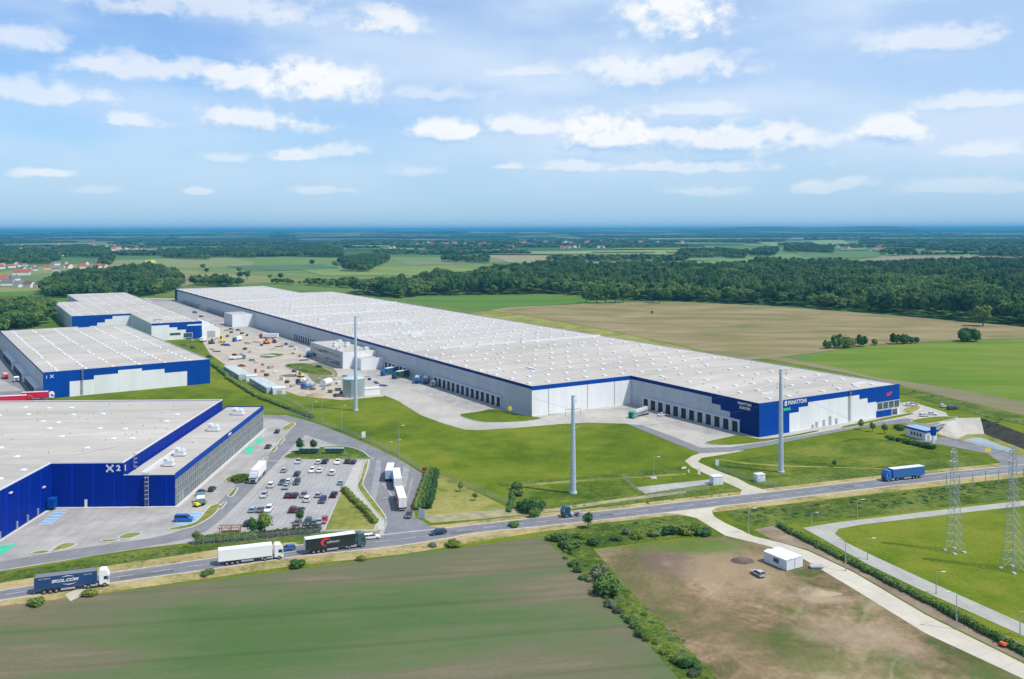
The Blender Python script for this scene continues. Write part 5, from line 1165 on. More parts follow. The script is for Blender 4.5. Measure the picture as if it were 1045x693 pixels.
semi((-4,413),(35,411),paint('trailer_bright_red',(.62,.02,.05)),paint('cab_red',(.55,.02,.04)),'red trailer parked behind the nearest hall, front one of the pair',z=.1,length=16); semi((24,408.7),(54,407.3),paint('trailer_bright_red',(.62,.02,.05)),WHT,'red trailer with pale roof against the blue front of the middle warehouse',z=.1,length=15)
rigid((3,384),(8,389),paint('cab_red',(.55,.02,.04)),paint('cab_red',(.55,.02,.04)),'red truck in the left dock yard',length=7,h=2.9)
rigid((15.5,388),(17.5,391),paint('truck_teal',(.05,.4,.36)),WHT,'small teal truck in the left dock yard',length=5.5,h=2.5)
# diggers and loaders
def digger(u,v,rz,col,label,s=1.0,name='excavator'):
    rt=empty(name,G(u,v),rz,label,name.replace('_',' ')); rt.scale=(s,s,s)
    for y in (-.9,.9):
        f=MB(); f.side([(-1.5,.1),(-1.7,.45),(-1.4,.8),(1.4,.8),(1.7,.45),(1.5,.1)],.5,y0=y-.25); f.build('track',M_tyre,rt)
    f=MB(); f.box(-1.6,1.0,-1.1,1.1,.85,1.7); f.box(-1.7,-.4,-1.0,1.0,1.7,2.1); f.build('body',col,rt,bevel=.05)
    f=MB(); f.box(-.2,.95,.1,1.05,1.72,2.9,0,.08); f.build('cab',M_win,rt)
    f=MB(); f.tube((.9,-.3,1.5),(3.0,-.3,3.4),.2,.16,6); f.tube((3.0,-.3,3.4),(4.4,-.3,1.6),.15,.11,6); f.build('arm',col,rt)
    f=MB(); f.side([(4.1,1.6),(4.7,1.6),(4.8,.9),(4.3,.6),(3.9,1.0)],.7,y0=-.65); f.build('bucket',M_steelg,rt)
digger(1025,660,.4,M_orange,'small orange excavator beside the green hedge at the lower right',.5); digger(272,351,1,M_orange,'orange excavator near the red and white truck of the building site',1.3)
digger(227,349.5,2,M_yellow,'yellow excavator beside the storage tent',1.4); digger(307,385,2.6,M_yellow,'yellow excavator behind the left mixer truck'); digger(216,351,.6,paint('machine_green',(.03,.12,.1)),'dark green loader left of the yellow excavator by the tent',1.3); 
digger(202,517,1.0,M_yellow,'small yellow forklift-like digger near the blue painted bay',.7)
rigid((205,517.5),(204.5,511),paint('truck_grey_teal',(.12,.22,.22)),paint('truck_grey_teal',(.12,.22,.22)),'grey-teal small truck standing beyond the bright blue van',length=6.5,h=2.4)
SP=[(232,351.5,'blue','suv','blue car alone on the building site, left of the white and blue truck'),(228.5,351,'maroon','sedan','maroon car next to the blue car on the building site'),(240,361.5,'red','hatch','red car above the pale truck row on the sandy yard'),(247,372.6,'red','sedan','red car just behind the site cabins'),(253,349.5,'silver','estate','silver car right of the white and blue truck on the site'),
 (197,354,'dark green','hatch','dark green car by the corner of the far-left warehouse'),(188,351,'grey','hatch','grey car before the glass door of the far-left warehouse'),(214,363,'dark grey','sedan','dark grey car at the grass edge of the sandy yard'),(258,367,'silver','estate','silver car at the small grass patch of the sandy yard'),(326,374,'dark blue','suv','dark blue car before the glazed office annex'),
 (236,335,'maroon','hatch','maroon car near the far office block'),(243,336,'dark grey','hatch','dark grey car second from left near the far office block'),(248,337.5,'white','estate','white car closest to the far office block'),(205.5,322,'black','estate','black car on the far concrete yard'),(199,318,'teal','van','teal van on the far concrete yard by the dark dock strip'),
 (963,414,'white','hatch','white car on the visitor yard, farthest right'),(928,413,'white','sedan','white car left in the visitor yard near the entrance'),(933,412,'silver','hatch','silver car in the visitor yard behind the entrance'),(943,423.5,'white','hatch','white car on the visitor yard above the gatehouse'),(951,422,'white','sedan','white car right of the one above the gatehouse'),(972,416.5,'dark grey','van','dark van at the head of the basin')]
for u,v,c,k,l in SP: car(u,v,k,c,random.uniform(-.5,.6),l,z=.1)
# pale flatbed truck and container row
rigid((236,367.5),(248,366.5),M_trim,paint('truck_grey_teal',(.12,.22,.22)),'low pale truck on the sandy yard above the site cabins',length=11,h=2.2)
def containers(u0,v0,u1,v1,n,label,w=2.9,h=2.9,d=6.0,two=False):
    a=G(u0,v0);b=G(u1,v1);dv=(b-a); ang=math.atan2(dv.y,dv.x); L=dv.length; st=L/n
    for i in range(n):
        p=a+dv*(i/n); rt=empty('container_cabin',p,ang,label%ORD[i].replace('left','the far end').replace('leftmost','farthest') if True else '','site cabin','site cabins behind the lawn fence')
        f=MB(); f.box(0.04,st-.04,-d/2,d/2,.1,h); f.build('wall',mat('container_grey',(.40,.46,.47),.6,var=.12,vscale=.8),rt); f=MB(); f.box(0,st,-d/2-.08,d/2+.08,h+.01,h+.15); f.build('roof',mat('container_roof',(.44,.50,.50),.7,var=.2,vscale=.5),rt)
        f=MB(); f.box(st*.25,st*.75,-d/2-.05,-d/2-.01,1.0,2.2); f.build('window',M_win,rt)
def label_fix():
    for o in bpy.data.objects:
        if 'label' in o: o['label']=o['label'].replace('the far endmost','farthest')
containers(234,378,250,387.5,7,'grey-green container cabin, %s, in the upper cabin row',d=7); containers(261,390.5,279,401,7,'grey-green container cabin, %s, in the lower cabin row',d=7)
def boxcab(u,v,w,d,h,rz,m,label): rt=empty('site_cabin',G(u,v),rz,label,'site cabin'); f=MB(); f.box(-w/2,w/2,-d/2,d/2,0,h); f.build('wall',m,rt,bevel=.03); f=MB(); f.box(-w/2-.1,w/2+.1,-d/2-.1,d/2+.1,h+.01,h+.15); f.build('roof',M_sky_l,rt); f=MB(); f.box(-w*.2,w*.2,-d/2-.06,-d/2-.01,.1,2.1); f.build('door',M_steelg,rt)
boxcab(256.5,388.5,6,6,3,R(20),mat('cabin_white',(.66,.68,.72)),'white cabin at the near end of the upper cabin row'); boxcab(284.5,401.5,6.5,6,3.1,R(20),mat('cabin_white',(.66,.68,.72)),'white cabin at the near end of the lower cabin row')
f=MB(); 
rt=empty('banner_flag',G(259.5,385),0,'red banner on a pole behind the upper cabin row','flag'); f.cyl(0,0,0,5,.05,n=6); f.build('pole',M_metal,rt); f=MB(); f.box(.05,1.4,-.03,.03,2.6,4.9); f.build('cloth',M_red,rt)
_c=random.Random(8)
CLT=[(u,v) for u,v in [(186,309),(191,311),(196,312.5),(214,331),(219,333),(224,333.5),(231,338),(236,340),(221,343),(226,345),(232,344),(247,341),(252,343),(262,349.5),(267,353),(279,357),(285,354),(292,352),(297,354),(302,357),(216,357),(221,359),(250,357),(255,360),(246,363),(262,371),(268,373),(276,376),(281,380),(288,388),(293,391),(298,395),(345,399),(349,402),(343,405),(337,401),(330,398),(326,389),(341,388),(345,392),(352,386),(300,380),(306,377),(310,368),(306,364),(299,361),(372,385),(377,388),(384,391),(391,394),(208,347),(196,348),(272,384),(268,380)]]
MT=['crate','pallet','pipe_bundle','skip']; MC=[('white',(.62,.62,.6)),('grey',(.3,.31,.32)),('dark grey',(.09,.09,.1)),('rusty',(.16,.09,.06)),('blue',(.03,.09,.25)),('sand-coloured',(.38,.32,.25)),('green',(.05,.12,.08)),('brown',(.14,.09,.06)),('pale',(.5,.5,.48))]
for n_,(u,v) in enumerate(CLT):
    ty=_c.choice(MT); cn,cc=_c.choice(MC); m_=mat('clutter_'+cn.replace('-','_'),cc,.7,var=.25,vscale=1); f=MB(); sc_=_c.uniform(.6,1.2)
    if ty=='crate': f.box(-1.2*sc_,1.2*sc_,-.9,.9,0,1.5*sc_); f.box(-1.1*sc_,1.1*sc_,-.8,.8,1.5*sc_+.01,1.5*sc_+.12)
    elif ty=='pallet':
        for q in range(4): f.box(-1.5*sc_,1.5*sc_,-1,1,.02+q*.4,.3+q*.4,0,.05*q)
    elif ty=='pipe_bundle':
        for q in range(5): f.tube((-3*sc_,-.8+.4*q,.2+.3*(q%2)),(3*sc_,-.8+.4*q,.2+.3*(q%2)),.2,n=7)
    else: f.side([(-1.6*sc_,.2),(-2.1*sc_,1.5),(2.1*sc_,1.5),(1.6*sc_,.2)],1.8)
    o=f.build(ty,m_); o.location=G(u,v); o.location.z=.08; o.rotation_euler=(0,0,_c.uniform(0,3.1)); 
    wh='far concrete yard' if v<334 else ('site near the storage tent' if (u<256 and v<352) else ('sandy yard between cabins and annex' if v<380 else 'ground between silo and water tank' if u>320 else 'ground behind the lower cabins'))
    tag(o,'%s %s on the %s'%(cn,ty.replace('_',' '),wh),ty.replace('_',' '))
_dl={}
for o in bpy.data.objects:
    if o.get('label') and o.name.split('.')[0] in MT: _dl.setdefault(o['label'],[]).append(o)
for l_,os_ in _dl.items():
    if len(os_)>1:
        for n_,o in enumerate(sorted(os_,key=lambda q:q.location.x/q.location.y)): o['label']=l_+', %s from left'%['first','second','third','fourth','fifth','sixth'][n_]
# spoil and material heaps
def heap(u,v,rx,ry,h,m,label,name='material_heap',seed=0):
    bm_=MB(); n=18; rings=5; vs=[]; p=G(u,v)
    for r in range(rings):
        t=r/(rings-1); rr=1-t*.92
        for i in range(n):
            a=2*PI*i/n; k=1+.25*noise.noise(Vector((math.cos(a)*1.5+seed,math.sin(a)*1.5,t*2))); vs.append((rx*rr*k*math.cos(a),ry*rr*k*math.sin(a),.02+h*(t**.8)*(1+.2*noise.noise(Vector((i*.7,r+seed,3))))))
    fs=[(r*n+i,r*n+(i+1)%n,(r+1)*n+(i+1)%n,(r+1)*n+i) for r in range(rings-1) for i in range(n)]+[tuple(range((rings-1)*n,rings*n))]
    bm_.add(vs,fs); o=bm_.build(name,m,smooth=True); o.location=p; tag(o,label,'heap')
heap(757,573,3.2,2.2,1.3,M_mauve,'round dark earth heap left of the silver car on the bare field','earth_heap',1); heap(836,606,5,1.8,.8,M_clay,'low pale earth heap below the white site cabin','earth_heap',2); heap(322,404,6,3,1.6,M_clay,'pale rubble heap left of the water tank','rubble_heap',3); heap(310,402,4,2.5,1.1,M_sand,'sand heap below the mixer trucks','sand_heap',4)
heap(296,384,6,3,1.2,M_mauve,'brown soil heap behind the mixer trucks','soil_heap',5); heap(352,390,5,3,1.5,M_steelg,'grey scrap heap between silo and tank','scrap_heap',6); heap(275,363.5,6,2.5,1.2,M_steelg,'heap of pipes on the small grass patch','pipe_heap',7)
# bicycle shelters, pergola, crates
for u0,u1,lb in ((304,326,'left'),(331,351,'right')):
    a=G(u0,463.5);b=G(u1,463.5); rt=empty('bicycle_shelter',a,math.atan2((b-a).y,(b-a).x),'long glass-roofed bicycle shelter, %s of the pair on the grass island'%lb,'shelter'); L=(b-a).length
    f=MB(); f.box(0,L,-.9,1.1,2.3,2.38); f.build('roof',mat('pale_green_glass',(.2,.42,.33)),rt)
    for k in range(5):
        f=MB(); f.cyl(.2+k*(L-.4)/4,.9,0,2.3,.06,n=6); f.build('post',M_metal,rt)
    f=MB(); f.box(.1,L-.1,1.0,1.05,.3,2.2); f.build('back_panel',M_glassg,rt)
rt=empty('wooden_pergola',G(235,546),R(5),'reddish brown timber pergola in the hedge by the service road','pergola')
for x in (-2.6,0,2.6):
    for y in (-1.2,1.2):
        f=MB(); f.box(x-.1,x+.1,y-.1,y+.1,0,2.3); f.build('post',M_wood,rt)
f=MB()
for k in range(9): f.box(-3+k*.75,-2.85+k*.75,-1.6,1.6,2.42,2.58)
f.box(-3.1,3.2,-1.3,-1.15,2.3,2.42); f.box(-3.1,3.2,1.15,1.3,2.3,2.42); f.build('roof_slats',M_wood,rt)
f=MB(); f.box(-2.4,2.4,.9,1.1,.3,1.0); f.build('bench',M_wood,rt)
yt=empty('yellow_pole_sign',G(520.5,422.5),0,'round yellow marker at the foot of the grey flank near the corner','marker'); f=MB(); f.cyl(0,0,0,2.6,.12,n=8); f.build('post',M_metal,yt); f=MB(); n=14; f.tube((0,-.35,2.6),(0,.0,2.6),1.05,1.05,n); f.build('disc',M_yellow,yt)
label_fix()

# ------------------------------------------------------------ vegetation
def leaf_obj(name,lobes,n,size,m,parent=None,seed=0,core=.82,up=.35,thin=0.0):
    rs=np.random.RandomState(seed); V=[];Fc=[]
    vol=np.array([(l[3]*l[4]*l[5])**(2/3) for l in lobes]); cnt=np.maximum(8,(n*vol/vol.sum()).astype(int)); nv=0
    for l,k in zip(lobes,cnt):
        d=rs.normal(size=(k,3)); d/=np.linalg.norm(d,axis=1)[:,None]; d[:,2]=np.where(d[:,2]<-.55,-d[:,2],d[:,2])
        ph=rs.rand(3)*6; wob=1+.16*np.sin(d[:,0]*4+ph[0])*np.cos(d[:,1]*4.5+ph[1])+.12*np.sin(d[:,2]*7+ph[2])
        r=(.80+.26*rs.rand(k)**1.2)*wob
        c=np.array(l[:3])+d*r[:,None]*np.array(l[3:6])
        nm=d*.9+rs.normal(size=(k,3))*.55; nm[:,2]+=up; nm/=np.linalg.norm(nm,axis=1)[:,None]
        t=np.cross(nm,rs.normal(size=(k,3))); t/=np.linalg.norm(t,axis=1)[:,None]; b=np.cross(nm,t)
        s=size*(.6+.8*rs.rand(k))[:,None]; s2=s*(.45+.4*rs.rand(k))[:,None]
        q=np.stack([c+t*s*.5,c+b*s2*.5,c-t*s*.5,c-b*s2*.5],1).reshape(-1,3); V.append(q); Fc+= [(nv+4*i,nv+4*i+1,nv+4*i+2,nv+4*i+3) for i in range(k)]; nv+=4*k
        if core:
            lat,lon=5,8; vs=[];
            for a in range(1,lat):
                for b_ in range(lon):
                    th=PI*a/lat; p=2*PI*b_/lon; kx=core*(1+.13*math.sin(3*p+ph[0]+a)); vs.append((l[0]+l[3]*kx*math.sin(th)*math.cos(p),l[1]+l[4]*kx*math.sin(th)*math.sin(p),l[2]+l[5]*core*math.cos(th)))
            vs+= [(l[0],l[1],l[2]+l[5]*core),(l[0],l[1],l[2]-l[5]*core)]; T=len(vs)-2
            f=[((a)*lon+b_,(a)*lon+(b_+1)%lon,(a+1)*lon+(b_+1)%lon,(a+1)*lon+b_)[::-1] for a in range(lat-2) for b_ in range(lon)]
            f+=[(b_,(b_+1)%lon,T) for b_ in range(lon)]+[((lat-2)*lon+(b_+1)%lon,(lat-2)*lon+b_,T+1) for b_ in range(lon)]
            V.append(np.array(vs)); Fc+=[tuple(i+nv for i in q) for q in f]; nv+=len(vs)
    V=np.concatenate(V); V[:,2]=np.maximum(V[:,2],.02); me=bpy.data.meshes.new(name); me.from_pydata(V.tolist(),[],Fc); me.materials.append(m); o=bpy.data.objects.new(name,me); COL.objects.link(o); o.parent=parent; return o
def tree_proto(kind,seed):
    rs=random.Random(seed); rt=empty('broadleaf_tree',(0,0,0)); H={'oak':15,'round':13,'tall':19,'young':6,'pine':17}[kind]
    cw={'oak':5.6,'round':4.6,'tall':4.3,'young':1.7,'pine':3.2}[kind]; cb={'oak':.28,'round':.25,'tall':.2,'young':.28,'pine':.3}[kind]*H
    lobes=[]
    if kind=='young': lobes=[(0,0,H*.6,cw,cw,H*.32),(.4,.2,H*.78,cw*.6,cw*.6,H*.2)]
    else:
        zc=(H+cb)/2; hz=(H-cb)/2; lobes.append((0,0,zc-.5,cw*.72,cw*.72,hz*.8))
        for i in range(9):
            a=i*2.4+rs.random(); t=rs.uniform(-.6,.75); rr=cw*math.sqrt(max(.1,1-t*t))*.62
            lobes.append((rr*math.cos(a),rr*math.sin(a),zc+t*hz*.8,cw*rs.uniform(.34,.5),cw*rs.uniform(.34,.5),hz*rs.uniform(.26,.4)))
    mt={'oak':M_leaf,'round':M_leafm,'tall':M_leafd,'young':M_leaf,'pine':M_leafd}[kind]
    leaf_obj('crown',lobes,{'young':500}.get(kind,1500),{'young':.55}.get(kind,.95),mt,rt,seed)
    f=MB(); r=H*.022; pts=[Vector((0,0,0)),Vector((.1,.05,H*.3)),Vector((-.1,.1,H*.55)),Vector((0,0,H*.8))]
    for i in range(3): f.tube(pts[i],pts[i+1],r*(1.3-.35*i),r*(.95-.35*i),7)
    for i in range(4): a=i*1.6+rs.random(); f.tube((0,0,H*(.28+.08*i)),(cw*.55*math.cos(a),cw*.55*math.sin(a),H*(.5+.08*i)),r*.5,r*.15,5)
    f.build('trunk',M_bark,rt); return rt
def bush_proto(seed,m,w=2.0,h=2.2):
    rs=random.Random(seed); lobes=[(rs.uniform(-.5,.5)*w,rs.uniform(-.5,.5)*w,h*rs.uniform(.3,.55),w*rs.uniform(.5,.75),w*rs.uniform(.5,.75),h*rs.uniform(.35,.5)) for _ in range(5)]
    return leaf_obj('bush',lobes,700,.5,m,None,seed,core=.8)
TK=[('oak',1),('round',2),('tall',3),('oak',4),('round',5),('tall',6)]
TP=[tree_proto(*k) for k in TK]; TYOUNG=tree_proto('young',9); used=set()
def put_tree(pi,x,y,s,label,group,cat='tree',sz=None,z=0):
    src=TP[pi] if isinstance(pi,int) else pi
    if id(src) in used: o=copy_tree(src)
    else: used.add(id(src)); o=src
    o.location=(x,y,z); o.rotation_euler=(0,0,random.uniform(0,6.28)); o.scale=(s,s,sz or s*random.uniform(.9,1.1)); tag(o,label,cat,group); return o
def inpoly(P,x,y):
    c=False;j=len(P)-1
    for i in range(len(P)):
        if (P[i].y>y)!=(P[j].y>y) and x<(P[j].x-P[i].x)*(y-P[i].y)/(P[j].y-P[i].y)+P[i].x: c=not c
        j=i
    return c
def sample(px,sp,jit=.42):
    P=[G(*p) for p in px]; x0=min(p.x for p in P);x1=max(p.x for p in P);y0=min(p.y for p in P);y1=max(p.y for p in P); out=[]
    y=y0;r=0
    while y<y1:
        x=x0+(r%2)*sp/2
        while x<x1:
            xx=x+random.uniform(-jit,jit)*sp; yy=y+random.uniform(-jit,jit)*sp
            if inpoly(P,xx,yy): out.append((xx,yy))
            x+=sp
        y+=sp*.87;r+=1
    return out
def scatter(name,pts,protos,label,cat):
    """pts: x,y,z,sx,sz,rz,index"""
    me=bpy.data.meshes.new(name); me.from_pydata([p[:3] for p in pts],[],[])
    a=me.attributes.new('sc','FLOAT_VECTOR','POINT'); a.data.foreach_set('vector',[v for p in pts for v in (p[3],p[3],p[4])])
    a=me.attributes.new('rz','FLOAT','POINT'); a.data.foreach_set('value',[p[5] for p in pts]); a=me.attributes.new('ix','INT','POINT'); a.data.foreach_set('value',[p[6] for p in pts])
    o=bpy.data.objects.new(name,me); COL.objects.link(o); tag(o,label,cat,None,'stuff')
    g=bpy.data.node_groups.new(name,'GeometryNodeTree'); g.interface.new_socket('Geometry',in_out='INPUT',socket_type='NodeSocketGeometry'); g.interface.new_socket('Geometry',in_out='OUTPUT',socket_type='NodeSocketGeometry')
    gi=g.nodes.new('NodeGroupInput');go=g.nodes.new('NodeGroupOutput'); ip=g.nodes.new('GeometryNodeInstanceOnPoints'); j=g.nodes.new('GeometryNodeJoinGeometry')
    for pr in reversed(protos):
        n=g.nodes.new('GeometryNodeObjectInfo'); n.inputs['Object'].default_value=pr; n.inputs['As Instance'].default_value=True; n.transform_space='ORIGINAL'; g.links.new(n.outputs['Geometry'],j.inputs[0])
    def at(nm,t): n=g.nodes.new('GeometryNodeInputNamedAttribute'); n.data_type=t; n.inputs['Name'].default_value=nm; return n.outputs[0]
    g.links.new(gi.outputs[0],ip.inputs['Points']); g.links.new(j.outputs[0],ip.inputs['Instance']); ip.inputs['Pick Instance'].default_value=True
    g.links.new(at('ix','INT'),ip.inputs['Instance Index']); cb=g.nodes.new('ShaderNodeCombineXYZ'); g.links.new(at('rz','FLOAT'),cb.inputs[2]); er=g.nodes.new('FunctionNodeEulerToRotation'); g.links.new(cb.outputs[0],er.inputs[0]); g.links.new(er.outputs[0],ip.inputs['Rotation'])
    g.links.new(at('sc','FLOAT_VECTOR'),ip.inputs['Scale']); g.links.new(ip.outputs[0],go.inputs[0])
    md=o.modifiers.new('scatter','NODES'); md.node_group=g; return o

# single trees: (u, v at foot, height m, kind, label, group)
ST=[(207,276,15,0,'big dark tree, left of the two standing in the pale field'),(211,279.5,12,1,'smaller tree just right below the big dark tree in the pale field'),(244,279,14,1,'lone round tree in the field beyond the far end of the long roof'),
(245,285.5,15,3,'left tree of the close pair beyond the long roof'),(252,286,17,0,'right, taller tree of the close pair beyond the long roof'),(275.5,285.5,10,4,'small round tree beyond the long roof, left of the round one'),(286.5,286,13,1,'round tree beyond the long roof in the strip of fields'),
(318.5,272,17,0,'lone tree in the pale green fields, left of a pair'),(341,273,16,1,'left tree of the pair in the pale green fields'),(344,273.5,13,3,'right tree of the pair in the pale green fields'),(308,263,16,4,'far small tree above the lone field tree, left one'),(317,262.5,16,1,'far small tree above the lone field tree, right one'),
(843.5,356,5.5,1,'leftmost low tree on the border of tan and green field'),(854,355.5,9,0,'tall dark tree, second from left on the field border'),(862,355,7.5,3,'dark tree, third from left on the field border'),(867,354.5,6.5,4,'tree at the right end of the dark field border group'),(878.5,353.5,7.5,1,'lone round tree between the two groups on the field border'),
(893,352,4,4,'flat low tree right of the lone round tree'),(913,351,7,0,'round tree at the left of the right-hand border group'),(923.5,351,6.5,3,'broad tree in the right-hand border group'),(930,350.5,4.5,1,'small tree after the broad one on the field border'),(935.5,350,4,4,'smallest tree at the right of the right-hand border group'),
(984.5,349,9,0,'left dark tree of the pair on the green field edge at right'),(990,348.5,9.5,3,'right dark tree of the pair on the green field edge at right'),(996,348.5,8,1,'smaller tree leaning on the dark pair on the green field edge'),
(665.5,321,4,1,'tiny tree at the far roof edge before the tan field')]
BORDER=[]
for u,v,h,k,l in ST:
    if 343<v<358: BORDER.append((u,v,k,h,l)); continue
    p=G(u,v); hh={'oak':15,'round':13,'tall':19}[TK[k][0]]; put_tree(k,p.x,p.y,h/hh*1.12,l,None,sz=h/hh)
for i,(u,v,l) in enumerate([(878.5,438.5,'leftmost sapling of the three along the ring road by the blue windows'),(890.5,441,'middle sapling of the three along the ring road by the blue windows'),(903,443,'rightmost sapling of the three along the ring road by the blue windows'),(600,539,'lone young tree on the dry verge below the tractor unit'),
  (200.5,554.5,'young round tree at the left end of the car park hedge'),(258,548.5,'green young tree in the hedge left of the tall one'),(270.5,546.5,'tallest young tree in the car park hedge'),(265,547,'slim young tree between the two larger hedge trees'),(306,534.5,'sapling between the grey cars at the bottom of the car park'),
  (306,462,'left young tree beside the bicycle shelters'),(320,460.5,'right young tree beside the bicycle shelters'),(470,502,'tiny sapling on the yellow meadow, left'),(485,511,'tiny sapling on the yellow meadow, right'),(851.5,477,'lone bush-like tree on the lawn above the main road')]):
    p=G(u,v); s={3:.85,6:1.15,5:.9,4:.65,9:.9,10:.85,11:.5,12:.5,13:.45}.get(i,.7); put_tree(TYOUNG,p.x,p.y,s,l,None)

# woods: nearest trees one by one, the rest as woodland
near=[]
def wood(px,sp,s0,s1,kinds=(0,1,2,3,4,5)):
    for x,y in sample(px,sp):
        nz=noise.noise(Vector((x*.006,y*.006,1)))+.35*noise.noise(Vector((x*.03,y*.03,4)))+random.uniform(-.22,.22)
        if noise.noise(Vector((x*.009,y*.006,9)))>.42 and y>1300: continue
        kk=(2,5) if nz<-.05 else ((0,3) if nz<.2 else (1,4)); k=random.choice(kk)
        near.append((x,y,random.uniform(s0,s1)*(1+.25*noise.noise(Vector((x*.02,y*.02,2)))),k if k in kinds else random.choice(kinds)))
wood([(415,305),(432,302),(470,301.5),(520,300.7),(560,300.3),(592,302),(606,306.5),(640,306.5),(664,307),(700,308),(790,312),(900,320),(1045,333),(1250,350),(1300,300),(1100,288),(1045,286),(1003,285),(985,281),(1000,278.5),(1045,278),(1100,278),(1100,276),(1045,275),(960,274.5),(900,277),(850,277.5),(800,276),(740,275),(700,277),(660,276),(620,277),(560,275.5),(540,277.5),(520,279.5),(500,283),(470,285),(450,290),(420,293),(390,295.5),(360,297),(360,301),(395,303.5)],11,.95,1.4)
wood([(40,300),(52,304),(100,305.5),(150,303),(175,298.5),(186,293),(180,284),(160,278),(150,276),(130,277),(110,281),(75,286),(55,290)],9.5,.85,1.25)
wood([(-120,352),(-40,345),(0,342),(30,338),(52,330),(57,322),(50,316),(20,315),(-30,318),(-120,325)],9,.8,1.15,(0,1,3,4))
wood([(196,291.5),(232,293.5),(250,292),(225,288.5),(196,288)],9,.6,1.0)
wood([(305,291),(330,293),(360,295),(360,291),(320,289)],11,.6,.95)
wood([(278,290),(300,291),(300,289),(280,288.6)],11,.5,.8)
wood([(350,277.5),(378,278),(384,273),(398,267),(385,262),(365,264),(348,266),(345,270),(355,273)],11,.8,1.1)
wood([(260,262.5),(350,263),(350,257),(330,255),(262,256)],13,.9,1.2)
for q in ([(187,262),(260,263.5),(262,257.5),(190,256)],[(165,263),(190,265),(215,265.5),(215,262.5),(168,261)],[(60,262),(110,264),(112,255.5),(80,252),(60,254)],[(-60,273),(0,270),(60,269),(62,258),(0,257),(-60,262)],[(100,272),(112,272.5),(118,266),(104,264)],
    [(690,263.5),(760,264.5),(765,259),(735,257),(695,258)],[(765,262),(790,263),(795,256),(770,257)],[(768,271.5),(868,272.5),(866,270.6),(770,269.8)],[(900,272),(1010,272.5),(1045,272),(1100,271),(1100,269.5),(1045,270),(960,270.3),(905,270.5)],[(800,257),(850,259),(850,255.5),(805,254)],[(450,268),(500,269),(498,266.5),(455,266)]):
    wood(q,13,.85,1.15)
# left wood front edge and copse details
near.sort(key=lambda q:q[1]+abs(q[0])*.05)
NI=235
def ordn(i): return '%d%s'%(i,'th' if 10<=i%100<=20 else {1:'st',2:'nd',3:'rd'}.get(i%10,'th'))
ordcount={}
for x,y,s,k in sorted(near[:NI],key=lambda q:q[0]/q[1]):
    g_,w_=('trees of the left copse','in the copse at the left picture edge') if (x<-300 and y<1000) else (('trees of the left wood','in the wood behind the far-left warehouse') if x<-150 else ('trees of the wood edge','on the wood edge beyond the fields'))
    kn={'oak':'broad','round':'round','tall':'tall dark'}[TK[k][0]]; ordcount[(g_,kn)]=ordcount.get((g_,kn),0)+1
    put_tree(k,x,y,s,'%s tree, %s from left, %s'%(kn,ordn(ordcount[(g_,kn)]),w_),g_)
_sp=[q for q in near[NI:]]
for k_,t_ in enumerate(TP):
    if id(t_) not in used: q=_sp[k_]; put_tree(k_,q[0],q[1],q[2],'tall dark tree hidden in the thick of the wood beyond the roofs','trees of the wood edge')
for n_,(u,v,k,h) in enumerate([(598,309,1,15),(609,309.5,4,20),(618,309.5,1,21),(628,309.3,4,18),(636,309,1,20),(666,309,0,11),(673,309.5,3,14),(1003,333,0,17)]):
    p=G(u,v); put_tree(k,p.x,p.y,h/12,'%s tree from left of the tall pale group standing out before the wood edge'%ordn(n_+1) if n_<5 else ['left small tree alone before the wood, right of the pale group','right small tree alone before the wood, right of the pale group','big dark tree standing out at the right end of the wood edge'][n_-5],None,sz=h/13)
crowns=[next(c for c in t.children if c.name.startswith('crown')) for t in TP]
scatter('woodland',[(x,y,-.3,s*1.08,s,random.uniform(0,6.28),k) for x,y,s,k in near[NI:]],crowns,'dense green broadleaf woodland stretching behind the tan field and roofs','woodland')
print('near trees',len(near))
far=[]
rs=random.Random(11)
def belt(u0,u1,v0,v1,fill=1.0):
    # irregular wood between rows v0 (far) and v1 (near)
    P=[Gs(u0,v1),Gs(u1,v1),Gs(u1,v0),Gs(u0,v0)]; ym=P[0].y; sp=max(14,ym/190)
    y=P[0].y; 
    while y<P[2].y:
        t=(y-P[0].y)/max(1,(P[2].y-P[0].y)); xa=(u0-CX)/F*y; xb=(u1-CX)/F*y; x=xa+rs.uniform(0,sp)
        while x<xb:
            e=noise.noise(Vector((x*.0012,y*.0012,5)))+ .5*fill-.32
            if e>0 and y<19500: far.append((x+rs.uniform(-.4,.4)*sp,y+rs.uniform(-.4,.4)*sp,rise(x,y)-1,sp/8.2*rs.uniform(.85,1.15),rs.uniform(.8,1.15),rs.uniform(0,6.28),rs.randrange(6)))
            x+=sp
        y+=sp*1.3
for i in range(70):
    vv=rs.uniform(235.9,262) if i%3 else rs.uniform(235.7,242); uu=rs.uniform(-60,1080); ll=rs.uniform(20,110)
    if 430<uu<700 and vv>257: continue
    belt(uu,uu+ll,vv-rs.uniform(.15,.5)*max(.7,(vv-234)/12),vv,1.6)
